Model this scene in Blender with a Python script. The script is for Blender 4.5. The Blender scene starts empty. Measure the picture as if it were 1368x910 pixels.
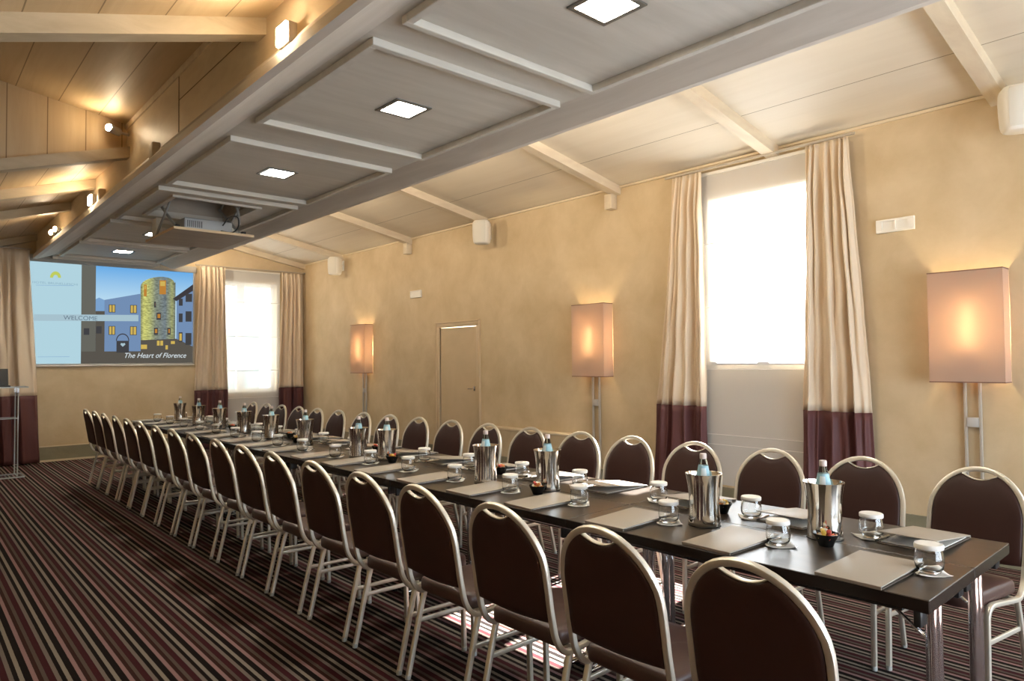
import bpy, bmesh, math, random
from math import sin, cos, pi, radians
from mathutils import Vector, Matrix

random.seed(7)
scene = bpy.context.scene
COL = scene.collection

# ------------------------------------------------------------------ camera numbers
FPX, PIT, YAW, ROL, CAMH = 921.99, 0.0292342565, 0.727463380, -0.00868189308, 1.5


def cam_axes():
    cy, sy = cos(YAW), sin(YAW)
    V = [Vector((cy, 0, sy)), Vector((-sy, 0, cy)), Vector((0, -1, 0))]
    c, s = cos(PIT), sin(PIT)
    P = Matrix(((1, 0, 0), (0, c, s), (0, -s, c)))
    c, s = cos(ROL), sin(ROL)
    Q = Matrix(((c, -s, 0), (s, c, 0), (0, 0, 1)))
    W = [Q @ (P @ v) for v in V]          # world axes seen in camera axes (right, down, forward)
    right = Vector((W[0].x, W[1].x, W[2].x))
    down = Vector((W[0].y, W[1].y, W[2].y))
    fwd = Vector((W[0].z, W[1].z, W[2].z))
    return right, down, fwd


# ------------------------------------------------------------------ materials
MATS = {}


def new_mat(name):
    m = bpy.data.materials.new(name)
    m.use_nodes = True
    nt = m.node_tree
    b = nt.nodes['Principled BSDF']
    return m, nt, b


def N(nt, t, **kw):
    n = nt.nodes.new(t)
    for k, v in kw.items():
        setattr(n, k, v)
    return n


def solid(name, col, rough=0.5, metal=0.0, spec=0.5, coat=0.0, bump=0.0, bscale=200.0, aniso=0.0):
    m, nt, b = new_mat(name)
    b.inputs['Base Color'].default_value = (*col, 1)
    b.inputs['Roughness'].default_value = rough
    b.inputs['Metallic'].default_value = metal
    b.inputs['Specular IOR Level'].default_value = spec
    b.inputs['Coat Weight'].default_value = coat
    if bump:
        tc = N(nt, 'ShaderNodeTexCoord')
        no = N(nt, 'ShaderNodeTexNoise')
        no.inputs['Scale'].default_value = bscale
        nt.links.new(tc.outputs['Object'], no.inputs['Vector'])
        bp = N(nt, 'ShaderNodeBump')
        bp.inputs['Strength'].default_value = bump
        bp.inputs['Distance'].default_value = 0.002
        nt.links.new(no.outputs['Fac'], bp.inputs['Height'])
        nt.links.new(bp.outputs['Normal'], b.inputs['Normal'])
    MATS[name] = m
    return m


def mottled(name, c1, c2, scale=(1, 1, 1), nscale=2.0, rough=0.7, detail=6.0, bump=0.1, spec=0.3, lo=0.35, hi=0.65, distort=0.6):
    m, nt, b = new_mat(name)
    tc = N(nt, 'ShaderNodeTexCoord')
    mp = N(nt, 'ShaderNodeMapping')
    mp.inputs['Scale'].default_value = scale
    no = N(nt, 'ShaderNodeTexNoise')
    no.inputs['Scale'].default_value = nscale
    no.inputs['Detail'].default_value = detail
    no.inputs['Roughness'].default_value = 0.6
    no.inputs['Distortion'].default_value = distort
    cr = N(nt, 'ShaderNodeValToRGB')
    cr.color_ramp.elements[0].position = lo
    cr.color_ramp.elements[0].color = (*c1, 1)
    cr.color_ramp.elements[1].position = hi
    cr.color_ramp.elements[1].color = (*c2, 1)
    nt.links.new(tc.outputs['Object'], mp.inputs['Vector'])
    nt.links.new(mp.outputs['Vector'], no.inputs['Vector'])
    nt.links.new(no.outputs['Fac'], cr.inputs['Fac'])
    nt.links.new(cr.outputs['Color'], b.inputs['Base Color'])
    b.inputs['Roughness'].default_value = rough
    b.inputs['Specular IOR Level'].default_value = spec
    if bump:
        bp = N(nt, 'ShaderNodeBump')
        bp.inputs['Strength'].default_value = bump
        bp.inputs['Distance'].default_value = 0.01
        nt.links.new(no.outputs['Fac'], bp.inputs['Height'])
        nt.links.new(bp.outputs['Normal'], b.inputs['Normal'])
    MATS[name] = m
    return m


def planked(name, c1, c2, axis, period, offset, seam_w, stretch, rough=0.55, seam_mul=0.45):
    """Painted boards: fine stretched grain plus a thin seam every period metres along the given axis."""
    m = mottled(name, c1, c2, scale=stretch, nscale=1.0, rough=rough, detail=8, bump=0.04, lo=0.3, hi=0.7)
    nt = m.node_tree
    b = nt.nodes['Principled BSDF']
    src = b.inputs['Base Color'].links[0].from_socket
    tc = N(nt, 'ShaderNodeTexCoord')
    sp = N(nt, 'ShaderNodeSeparateXYZ')
    nt.links.new(tc.outputs['Object'], sp.inputs[0])
    a = N(nt, 'ShaderNodeMath', operation='MULTIPLY_ADD')
    a.inputs[1].default_value = 1.0 / period
    a.inputs[2].default_value = -offset / period + 1000
    nt.links.new(sp.outputs[axis], a.inputs[0])
    f = N(nt, 'ShaderNodeMath', operation='FRACT')
    nt.links.new(a.outputs[0], f.inputs[0])
    lt = N(nt, 'ShaderNodeMath', operation='LESS_THAN')
    lt.inputs[1].default_value = seam_w / period
    nt.links.new(f.outputs[0], lt.inputs[0])
    mx = N(nt, 'ShaderNodeMix', data_type='RGBA', blend_type='MULTIPLY')
    mx.inputs['B'].default_value = (seam_mul, seam_mul * 0.92, seam_mul * 0.8, 1)
    nt.links.new(lt.outputs[0], mx.inputs['Factor'])
    nt.links.new(src, mx.inputs['A'])
    nt.links.new(mx.outputs['Result'], b.inputs['Base Color'])
    return m


def emit(name, col, strength):
    m = bpy.data.materials.new(name)
    m.use_nodes = True
    nt = m.node_tree
    nt.nodes.clear()
    o = N(nt, 'ShaderNodeOutputMaterial')
    e = N(nt, 'ShaderNodeEmission')
    e.inputs['Color'].default_value = (*col, 1)
    e.inputs['Strength'].default_value = strength
    nt.links.new(e.outputs[0], o.inputs[0])
    MATS[name] = m
    return m


def cloth_mix(name, diff, trans, t_diff, t_transl, t_transp):
    """Thin fabric: diffuse + translucent (light scattered through) + open weave."""
    m = bpy.data.materials.new(name)
    m.use_nodes = True
    nt = m.node_tree
    nt.nodes.clear()
    o = N(nt, 'ShaderNodeOutputMaterial')
    d = N(nt, 'ShaderNodeBsdfDiffuse')
    d.inputs['Color'].default_value = (*diff, 1)
    t = N(nt, 'ShaderNodeBsdfTranslucent')
    t.inputs['Color'].default_value = (*trans, 1)
    m1 = N(nt, 'ShaderNodeMixShader')
    m1.inputs[0].default_value = t_transl / (t_diff + t_transl)
    nt.links.new(d.outputs[0], m1.inputs[1])
    nt.links.new(t.outputs[0], m1.inputs[2])
    out = m1
    if t_transp > 0:
        tp = N(nt, 'ShaderNodeBsdfTransparent')
        m2 = N(nt, 'ShaderNodeMixShader')
        m2.inputs[0].default_value = t_transp
        nt.links.new(m1.outputs[0], m2.inputs[1])
        nt.links.new(tp.outputs[0], m2.inputs[2])
        out = m2
    nt.links.new(out.outputs[0], o.inputs[0])
    MATS[name] = m
    return m


def carpet_mat():
    m, nt, b = new_mat('striped_carpet')
    tc = N(nt, 'ShaderNodeTexCoord')
    sp = N(nt, 'ShaderNodeSeparateXYZ')
    nt.links.new(tc.outputs['Object'], sp.inputs[0])
    wob = N(nt, 'ShaderNodeTexNoise')
    wob.inputs['Scale'].default_value = 60
    nt.links.new(tc.outputs['Object'], wob.inputs['Vector'])
    w2 = N(nt, 'ShaderNodeMath', operation='MULTIPLY_ADD')
    w2.inputs[1].default_value = 0.004
    nt.links.new(wob.outputs['Fac'], w2.inputs[0])
    nt.links.new(sp.outputs['X'], w2.inputs[2])
    a = N(nt, 'ShaderNodeMath', operation='MULTIPLY_ADD')
    a.inputs[1].default_value = 1 / 0.17
    a.inputs[2].default_value = 0.055 - 0.513 / 0.17 + 100
    nt.links.new(w2.outputs[0], a.inputs[0])
    f = N(nt, 'ShaderNodeMath', operation='FRACT')
    nt.links.new(a.outputs[0], f.inputs[0])
    cr = N(nt, 'ShaderNodeValToRGB')
    cr.color_ramp.interpolation = 'CONSTANT'
    S = CARPET
    els = cr.color_ramp.elements
    els[0].position, els[0].color = S[0][0], (*S[0][1], 1)
    els[1].position, els[1].color = S[1][0], (*S[1][1], 1)
    for p, c in S[2:]:
        e = els.new(p)
        e.color = (*c, 1)
    nt.links.new(f.outputs[0], cr.inputs['Fac'])
    n2 = N(nt, 'ShaderNodeTexNoise')
    n2.inputs['Scale'].default_value = 350
    n2.inputs['Detail'].default_value = 2
    nt.links.new(tc.outputs['Object'], n2.inputs['Vector'])
    r2 = N(nt, 'ShaderNodeMapRange')
    r2.inputs['To Min'].default_value = 0.6
    r2.inputs['To Max'].default_value = 1.35
    nt.links.new(n2.outputs['Fac'], r2.inputs['Value'])
    mx = N(nt, 'ShaderNodeMix', data_type='RGBA', blend_type='MULTIPLY')
    mx.inputs['Factor'].default_value = 1
    nt.links.new(cr.outputs['Color'], mx.inputs['A'])
    nt.links.new(r2.outputs['Result'], mx.inputs['B'])
    nt.links.new(mx.outputs['Result'], b.inputs['Base Color'])
    b.inputs['Roughness'].default_value = 0.95
    b.inputs['Specular IOR Level'].default_value = 0.1
    bp = N(nt, 'ShaderNodeBump')
    bp.inputs['Strength'].default_value = 0.3
    bp.inputs['Distance'].default_value = 0.004
    nt.links.new(n2.outputs['Fac'], bp.inputs['Height'])
    nt.links.new(bp.outputs['Normal'], b.inputs['Normal'])
    MATS['carpet'] = m
    return m


K = 1.05
CARPET = [(0.0, (.25 * K, .150 * K, .145 * K)), (.11, (.034 * K, .013 * K, .010 * K)), (.225, (.090 * K, .066 * K, .054 * K)),
          (.325, (.046 * K, .010 * K, .013 * K)), (.495, (.16 * K, .130 * K, .112 * K)), (.605, (.008, .0045, .004)),
          (.715, (.22 * K, .190 * K, .155 * K)), (.825, (.008, .0045, .004))]

PLASTER = mottled('ochre_plaster', (.52, .395, .235), (.64, .51, .335), scale=(1, 1, 1), nscale=2.2, rough=.62, bump=.05, spec=.3, distort=.25, lo=.3, hi=.7)
FARPLASTER = PLASTER
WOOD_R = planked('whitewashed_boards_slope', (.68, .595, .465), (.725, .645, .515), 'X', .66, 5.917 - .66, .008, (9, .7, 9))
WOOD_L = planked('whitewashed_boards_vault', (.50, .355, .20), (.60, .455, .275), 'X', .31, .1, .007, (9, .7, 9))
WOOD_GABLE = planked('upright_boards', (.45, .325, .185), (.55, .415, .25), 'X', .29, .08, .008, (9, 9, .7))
WOOD_PALE = mottled('limed_wood', (.56, .52, .45), (.655, .615, .545), scale=(1.2, 9, 9), nscale=1.0, rough=.6, bump=.03, lo=.3, hi=.7)
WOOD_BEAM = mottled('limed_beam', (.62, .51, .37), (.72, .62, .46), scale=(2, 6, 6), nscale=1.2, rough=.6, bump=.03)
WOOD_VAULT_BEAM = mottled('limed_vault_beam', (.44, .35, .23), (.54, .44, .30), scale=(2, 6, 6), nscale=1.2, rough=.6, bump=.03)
WOOD_RIM = mottled('limed_rim', (.62, .56, .48), (.74, .68, .60), scale=(9, .8, 9), nscale=1.0, rough=.6, bump=.03, lo=.3, hi=.7)
BASEBOARD = mottled('olive_skirting', (.22, .20, .13), (.28, .25, .17), nscale=3, rough=.5, bump=0)
PALE_TRIM = solid('pale_trim', (.70, .58, .40), .5)
DOOR_PAINT = mottled('door_paint', (.56, .43, .27), (.62, .48, .31), nscale=2, rough=.5, bump=0)
DOOR_FRAME = solid('door_frame_paint', (.58, .44, .27), .4)
WHITE = solid('white_plastic', (.80, .76, .68), .4)
WHITE_PAINT = solid('white_paint', (.85, .85, .82), .4)
GREY_PLASTIC = solid('grey_plastic', (.40, .40, .38), .4)
BLACK = solid('black_plastic', (.012, .012, .012), .4)
LEATHER = solid('brown_leather', (.040, .0150, .0110), .5, spec=.3, bump=.12, bscale=260)
LEATHER_SEAT = solid('brown_leather_seat', (.060, .028, .022), .40, spec=.5, bump=.12, bscale=260)
FRAME = solid('satin_champagne_metal', (.76, .71, .61), .38, metal=.7)
CHROME = solid('chrome', (.80, .80, .82), .06, metal=1)
STEEL = solid('polished_steel', (.78, .74, .68), .07, metal=1)
WENGE = mottled('wenge_veneer', (.026, .019, .014), (.042, .030, .021), scale=(6, .8, 6), nscale=3.0, rough=.33, bump=.02, spec=.5)
EDGE = solid('dark_edge_band', (.022, .016, .012), .24)
FOLDER = solid('beige_leatherette', (.37, .325, .27), .45, bump=.1, bscale=500)
FOLDER_IN = solid('dark_folder_lining', (.10, .075, .055), .7)
PAPER = solid('white_paper', (.80, .77, .72), .7)
COASTER = solid('paper_doily', (.82, .79, .74), .8)
PEN = solid('silver_pen', (.75, .74, .72), .25, metal=1)
CURT = solid('cream_drape', (.70, .575, .43), .62, spec=.35)
CURT_B = solid('burgundy_drape', (.115, .043, .042), .55, spec=.35)
SHEER = cloth_mix('sheer_voile', (.82, .84, .86), (.90, .91, .93), .87, .13, .43)
HEM = solid('voile_hem', (.66, .66, .66), .8)
SHADE = cloth_mix('lamp_shade_fabric', (.60, .465, .38), (.56, .445, .36), .55, .45, 0)
SHADE_SIDE = SHADE
LAMP_METAL = solid('lamp_grey_metal', (.52, .47, .40), .45, metal=.3)
LAMP_BOX = solid('lamp_switch_box', (.50, .48, .45), .5)
BULB = emit('lamp_bulb', (1, .80, .48), 230)
PANEL_LIGHT = emit('downlight_diffuser', (1, .93, .78), 78)
FLOOD = emit('flood_glass', (1, .80, .54), 95)
FLOOD_DIM = emit('flood_glass_small', (1, .78, .50), 190)
GLASS, gnt, gb = new_mat('clear_glass')
gb.inputs['Base Color'].default_value = (.97, .98, .98, 1)
gb.inputs['Roughness'].default_value = 0.0
gb.inputs['Transmission Weight'].default_value = 1.0
gb.inputs['IOR'].default_value = 1.45
BOTTLE_GLASS, gnt, gb = new_mat('pale_green_glass')
gb.inputs['Base Color'].default_value = (.80, .93, .90, 1)
gb.inputs['Roughness'].default_value = 0.02
gb.inputs['Transmission Weight'].default_value = 1.0
gb.inputs['IOR'].default_value = 1.12


def clear_sheet(name, tint, body, bodycol, gloss):
    m = bpy.data.materials.new(name)
    m.use_nodes = True
    nt = m.node_tree
    nt.nodes.clear()
    o = N(nt, 'ShaderNodeOutputMaterial')
    t = N(nt, 'ShaderNodeBsdfTransparent')
    t.inputs['Color'].default_value = (*tint, 1)
    d = N(nt, 'ShaderNodeBsdfDiffuse')
    d.inputs['Color'].default_value = (*bodycol, 1)
    g = N(nt, 'ShaderNodeBsdfGlossy')
    g.inputs['Roughness'].default_value = .03
    m1 = N(nt, 'ShaderNodeMixShader')
    m1.inputs[0].default_value = body
    m2 = N(nt, 'ShaderNodeMixShader')
    m2.inputs[0].default_value = gloss
    nt.links.new(t.outputs[0], m1.inputs[1])
    nt.links.new(d.outputs[0], m1.inputs[2])
    nt.links.new(m1.outputs[0], m2.inputs[1])
    nt.links.new(g.outputs[0], m2.inputs[2])
    nt.links.new(m2.outputs[0], o.inputs[0])
    return m


ACRYLIC = [clear_sheet('clear_acrylic', (.97, .98, .99), .07, (.75, .80, .84), .05), clear_sheet('acrylic_edge', (.85, .92, .95), .6, (.72, .80, .84), .15)]
LABEL_BLUE = solid('blue_label', (.36, .60, .68), .5)
LABEL_WHITE = solid('white_label', (.75, .82, .82), .5)
CAPC = solid('pale_cap', (.72, .60, .55), .35)
SWEETS = [solid('sweet_wrap_red', (.60, .08, .06), .3), solid('sweet_wrap_yellow', (.75, .52, .10), .3),
          solid('sweet_wrap_white', (.80, .74, .64), .3), solid('sweet_wrap_orange', (.70, .25, .06), .3)]
BOWL = solid('black_bowl_glaze', (.012, .011, .010), .18)
CABLE = solid('black_cable', (.01, .01, .01), .5)
HATCH = mottled('hatch_board', (.40, .33, .26), (.47, .40, .32), scale=(2, 9, 9), nscale=1, rough=.6, bump=0)
RAW_EDGE = solid('raw_wood_edge', (.66, .50, .31), .6)
PROJ = solid('projector_shell', (.42, .44, .46), .4)
SCREEN_CASE = solid('screen_case', (.42, .40, .36), .5)
SPEAKER_GRILLE = solid('speaker_grille', (.66, .62, .54), .75, bump=.4, bscale=900)
carpet_mat()
PANE = bpy.data.materials.new('window_glass')
PANE.use_nodes = True
_nt = PANE.node_tree
_nt.nodes.clear()
_o = N(_nt, 'ShaderNodeOutputMaterial')
_t = N(_nt, 'ShaderNodeBsdfTransparent')
_g = N(_nt, 'ShaderNodeBsdfGlossy')
_g.inputs['Roughness'].default_value = 0
_m = N(_nt, 'ShaderNodeMixShader')
_m.inputs[0].default_value = .08
_nt.links.new(_t.outputs[0], _m.inputs[1])
_nt.links.new(_g.outputs[0], _m.inputs[2])
_nt.links.new(_m.outputs[0], _o.inputs[0])


# ------------------------------------------------------------------ mesh building
class MB:
    def __init__(s):
        s.v, s.f, s.mi = [], [], []

    def add(s, v, f, mi=0):
        o = len(s.v)
        s.v += [tuple(p) for p in v]
        s.f += [tuple(i + o for i in q) for q in f]
        s.mi += [mi] * len(f)
        return s

    def box(s, lo, hi, mi=0, bev=0.0, seg=2):
        if bev <= 0:
            x0, y0, z0 = lo
            x1, y1, z1 = hi
            v = [(x0, y0, z0), (x1, y0, z0), (x1, y1, z0), (x0, y1, z0), (x0, y0, z1), (x1, y0, z1), (x1, y1, z1), (x0, y1, z1)]
            return s.add(v, [(0, 3, 2, 1), (4, 5, 6, 7), (0, 1, 5, 4), (1, 2, 6, 5), (2, 3, 7, 6), (3, 0, 4, 7)], mi)
        bm = bmesh.new()
        bmesh.ops.create_cube(bm, size=1)
        for q in bm.verts:
            q.co = Vector([lo[i] + (q.co[i] + .5) * (hi[i] - lo[i]) for i in range(3)])
        bmesh.ops.bevel(bm, geom=bm.edges[:], offset=bev, segments=seg, affect='EDGES', profile=.5)
        return s.bm(bm, mi)

    def bm(s, bm, mi=0):
        bm.verts.index_update()
        s.add([q.co for q in bm.verts], [[q.index for q in f.verts] for f in bm.faces], mi)
        bm.free()
        return s

    def prism(s, poly, axis, a, b, mi=0):
        """poly: 2D points in the two axes that are not `axis` (in x,y,z order), extruded from a to b."""
        n = len(poly)

        def P(p, t):
            if axis == 0:
                return (t, p[0], p[1])
            if axis == 1:
                return (p[0], t, p[1])
            return (p[0], p[1], t)
        v = [P(p, a) for p in poly] + [P(p, b) for p in poly]
        f = [tuple(range(n)), tuple(range(2 * n - 1, n - 1, -1))]
        for i in range(n):
            j = (i + 1) % n
            f.append((i, i + n, j + n, j))
        return s.add(v, f, mi)

    def sweep(s, path, prof, mi=0, up=(0, 0, 1), closed=False, cap=True):
        """prof: 2D points; path: 3D points. The profile's second axis stays near `up`."""
        path = [Vector(p) for p in path]
        n, k = len(path), len(prof)
        upv = Vector(up)
        vs = []
        lastn = None
        for i, p in enumerate(path):
            a = path[i - 1] if (i > 0 or closed) else p
            b = path[(i + 1) % n] if (i < n - 1 or closed) else p
            t = (b - a).normalized()
            if lastn is None:
                u = upv - t * upv.dot(t)
                if u.length < 1e-3:
                    u = Vector((1, 0, 0)) - t * t.x
                u.normalize()
            else:
                u = lastn - t * lastn.dot(t)
                u.normalize()
            lastn = u
            w = t.cross(u)
            # mitre: stretch in bends
            for q in prof:
                vs.append(p + w * q[0] + u * q[1])
        f = []
        m = n if closed else n - 1
        for i in range(m):
            j = (i + 1) % n
            for q in range(k):
                r = (q + 1) % k
                f.append((i * k + q, j * k + q, j * k + r, i * k + r))
        if cap and not closed:
            f.append(tuple(range(k)))
            f.append(tuple((n - 1) * k + q for q in range(k - 1, -1, -1)))
        return s.add(vs, f, mi)

    def lathe(s, prof, c=(0, 0, 0), seg=28, mi=0, warp=None):
        """prof: (radius, z) list, revolved about the vertical through c."""
        n = len(prof)
        v, f = [], []
        for (r, z) in prof:
            for j in range(seg):
                a = 2 * pi * j / seg
                k = warp(a, z) if warp else 1
                v.append((c[0] + r * k * cos(a), c[1] + r * k * sin(a), c[2] + z))
        for i in range(n - 1):
            for j in range(seg):
                q = (j + 1) % seg
                f.append((i * seg + j, i * seg + q, (i + 1) * seg + q, (i + 1) * seg + j))
        if prof[0][0] > 1e-6:
            f.append(tuple(range(seg - 1, -1, -1)))
        if prof[-1][0] > 1e-6:
            f.append(tuple((n - 1) * seg + j for j in range(seg)))
        return s.add(v, f, mi)

    def build(s, name, mats, parent=None, angle=35, loc=None, smooth=True):
        me = bpy.data.meshes.new(name)
        me.from_pydata(s.v, [], s.f)
        if not isinstance(mats, (list, tuple)):
            mats = [mats]
        for m in mats:
            me.materials.append(m)
        for p, mi in zip(me.polygons, s.mi):
            p.material_index = mi
        bm = bmesh.new()
        bm.from_mesh(me)
        bmesh.ops.remove_doubles(bm, verts=bm.verts[:], dist=1e-6)
        bmesh.ops.recalc_face_normals(bm, faces=bm.faces[:])
        bm.to_mesh(me)
        bm.free()
        if smooth:
            for p in me.polygons:
                p.use_smooth = True
            me.set_sharp_from_angle(angle=radians(angle))
        me.update()
        o = bpy.data.objects.new(name, me)
        COL.objects.link(o)
        if parent is not None:
            o.parent = parent
        if loc is not None:
            o.location = loc
        return o


def roundsq(w, h, r, k=3):
    """rounded rectangle profile"""
    pts = []
    for cx, cy, a0 in ((w / 2 - r, h / 2 - r, 0), (-w / 2 + r, h / 2 - r, 90), (-w / 2 + r, -h / 2 + r, 180), (w / 2 - r, -h / 2 + r, 270)):
        for i in range(k + 1):
            a = radians(a0 + 90 * i / k)
            pts.append((cx + r * cos(a), cy + r * sin(a)))
    return pts


def circ(r, k=12):
    return [(r * cos(2 * pi * i / k), r * sin(2 * pi * i / k)) for i in range(k)]


def spline(pts, per=6):
    """Catmull-Rom through the points."""
    P = [Vector(p) for p in pts]
    P = [P[0] * 2 - P[1]] + P + [P[-1] * 2 - P[-2]]
    out = []
    for i in range(1, len(P) - 2):
        for j in range(per):
            t = j / per
            a, b, c, d = P[i - 1], P[i], P[i + 1], P[i + 2]
            out.append(.5 * ((2 * b) + (c - a) * t + (2 * a - 5 * b + 4 * c - d) * t * t + (3 * b - a - 3 * c + d) * t ** 3))
    out.append(P[-2])
    return out


def tag(o, label, cat, group=None):
    o['label'] = label
    o['category'] = cat
    if group:
        o['group'] = group
    return o


def thing(name, label, cat, loc=(0, 0, 0), rz=0, group=None):
    o = bpy.data.objects.new(name, None)
    COL.objects.link(o)
    o.location = loc
    o.rotation_euler = (0, 0, rz)
    o.empty_display_size = .1
    return tag(o, label, cat, group)


def struct(o):
    o['kind'] = 'structure'
    return o


KIDS = {}


def kids(o):
    return [c for c in COL.objects if c.parent == o]


def dup(root, loc, rz, label, group=None, tree=None):
    """a copy of a thing with copies of its parts and sub-parts"""
    r = root.copy()
    COL.objects.link(r)
    r.location = loc
    r.rotation_euler = (0, 0, rz)
    r['label'] = label
    if group:
        r['group'] = group
    for ch, subs in tree:
        c = ch.copy()
        COL.objects.link(c)
        c.parent = r
        for g in subs:
            d = g.copy()
            COL.objects.link(d)
            d.parent = c
    return r


def tree_of(root):
    return [(c, kids(c)) for c in kids(root)]


ORD = ['', 'first', 'second', 'third', 'fourth', 'fifth', 'sixth', 'seventh', 'eighth', 'ninth', 'tenth', 'eleventh', 'twelfth',
       'thirteenth', 'fourteenth', 'fifteenth', 'sixteenth', 'seventeenth', 'eighteenth']

# ------------------------------------------------------------------ room
W, D = 5.917, 12.785          # window wall, screen wall
XL, YB = -1.05, -2.6          # unseen side wall and back wall
TH = .32

# floor
f = MB().box((XL - .3, YB - .3, -.1), (W + TH, D + .3, 0)).build('floor', MATS['carpet'], smooth=False)
struct(f)


def wall_x(name, x0, x1, y0, y1, z1, holes, mat):
    """wall slab with its faces at x0 / x1, with openings (ya, yb, za, zb)"""
    b = MB()
    ys = y0
    for (ya, yb, za, zb) in sorted(holes):
        b.box((x0, ys, 0), (x1, ya, z1))
        if za > 0:
            b.box((x0, ya, 0), (x1, yb, za))
        b.box((x0, ya, zb), (x1, yb, z1))
        ys = yb
    b.box((x0, ys, 0), (x1, y1, z1))
    return struct(b.build(name, mat, smooth=False))


def wall_y(name, y0, y1, x0, x1, z1, holes, mat):
    b = MB()
    xs = x0
    for (xa, xb, za, zb) in sorted(holes):
        b.box((xs, y0, 0), (xa, y1, z1))
        if za > 0:
            b.box((xa, y0, 0), (xb, y1, za))
        b.box((xa, y0, zb), (xb, y1, z1))
        xs = xb
    b.box((xs, y0, 0), (x1, y1, z1))
    return struct(b.build(name, mat, smooth=False))


WIN_R = (2.66, 3.74, 1.47, 3.05)
WIN_N = (-1.6, -.6, 1.3, 3.05)
WIN_F = (4.12, 5.38, .97, 2.98)
DOOR = (7.36, 8.23, 0, 1.99)
wall_x('wall_right', W, W + TH, YB, D + TH, 3.45, [WIN_N, WIN_R, (DOOR[0], DOOR[1], 0, DOOR[3])], PLASTER)
wall_y('wall_far', D, D + TH, XL, W, 4.3, [WIN_F], PLASTER)
wall_x('wall_left', XL - TH, XL, YB, D + TH, 4.4, [], PLASTER)
WIN_B = (1.4, 5.6, .15, 2.3)
wall_y('wall_back', YB - TH, YB, XL - TH, W + TH, 4.4, [WIN_B], PLASTER)

# window wall: sloping board ceiling above it
RS = .19
ZR = 3.41


def zr(x):
    return ZR + RS * (W - x)


XS = 3.30
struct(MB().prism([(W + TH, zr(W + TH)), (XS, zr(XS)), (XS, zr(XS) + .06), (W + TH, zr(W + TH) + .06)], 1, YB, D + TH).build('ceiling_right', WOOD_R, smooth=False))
# left vault
XF = 1.575


def zl(x):
    return 3.505 - .305 * (XF - x)


def zd(x):
    return 3.74 + .17 * (XF - x)


Y1, Y2 = 3.98, 7.16
for nm, a, b_ in (('ceiling_left_near', YB, Y1), ('ceiling_left_far', Y2 + .03, D + TH)):
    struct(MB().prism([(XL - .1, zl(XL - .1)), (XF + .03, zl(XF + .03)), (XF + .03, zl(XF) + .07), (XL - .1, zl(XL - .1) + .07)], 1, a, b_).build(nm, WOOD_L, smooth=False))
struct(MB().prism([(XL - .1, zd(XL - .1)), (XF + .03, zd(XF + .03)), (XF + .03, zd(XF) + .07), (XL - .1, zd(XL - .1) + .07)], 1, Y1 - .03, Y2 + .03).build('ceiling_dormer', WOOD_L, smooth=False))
for nm, y in (('wall_gable_near', Y1 - .03), ('wall_gable_far', Y2)):
    struct(MB().prism([(XL, zl(XL)), (XF, zl(XF)), (XF, zd(XF)), (XL, zd(XL))], 1, y, y + .03).build(nm, WOOD_GABLE, smooth=False))
# fascia above the lowered ceiling
fb = MB()
fb.box((XF, YB, 3.18), (XF + .03, D, 3.96))
struct(fb.build('wall_fascia_left', mottled('limed_fascia', (.66, .535, .365), (.74, .62, .44), scale=(2, 2, 6), nscale=1.2, rough=.5, bump=.02), smooth=False))
struct(MB().box((XS - .03, YB, 3.2), (XS, D, zr(XS) + .05)).build('wall_fascia_right', WOOD_BEAM, smooth=False))
struct(MB().box((XF - .05, YB - TH, 3.955), (XS + .08, D + TH, 4.0)).build('ceiling_loft', WOOD_BEAM, smooth=False))
# seams and mouldings on the fascia
tb = MB()
tb.box((XF - .012, Y1, zd(XF) - .055), (XF, Y2, zd(XF) - .003))
struct(tb.build('trim_1', WOOD_BEAM, smooth=False))
for i, y in enumerate((5.55,)):
    struct(MB().box((XF - .003, y, 3.2), (XF, y + .012, zd(XF) - .055)).build('trim_2', solid('dark_seam_wood', (.22, .15, .08), .8), smooth=False))  # upright board joint as a thin dark wood strip
struct(MB().box((XF - .0025, Y1, 3.50), (XF, 5.55, 3.506)).build('trim_3', MATS['dark_seam_wood'], smooth=False))


def rafter(name, y, x0, x1, zf, wdt=.11, drop=.095, mat=None):
    b = MB()
    v = []
    for yy in (y - wdt / 2, y + wdt / 2):
        v += [(x0, yy, zf(x0)), (x1, yy, zf(x1)), (x1, yy, zf(x1) - drop), (x0, yy, zf(x0) - drop)]
    b.add(v, [(0, 1, 2, 3), (7, 6, 5, 4), (0, 4, 5, 1), (1, 5, 6, 2), (2, 6, 7, 3), (3, 7, 4, 0)])
    return struct(b.build(name, mat or WOOD_BEAM, smooth=False))


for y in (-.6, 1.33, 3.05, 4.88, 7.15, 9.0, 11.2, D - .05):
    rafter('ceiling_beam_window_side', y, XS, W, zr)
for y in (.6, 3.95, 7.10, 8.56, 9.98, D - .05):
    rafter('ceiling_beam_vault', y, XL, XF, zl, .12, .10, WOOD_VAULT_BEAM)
# thin cove between window wall and slope
struct(MB().box((W - .022, YB, ZR - .024), (W, D, ZR - .002)).build('trim_4', PALE_TRIM, smooth=False))
# corbels under two rafters
for y in (4.93, 9.0):
    struct(MB().box((W - .10, y - .05, 3.16), (W, y + .05, 3.325), bev=.006).build('ceiling_corbel', WOOD_BEAM))

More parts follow.
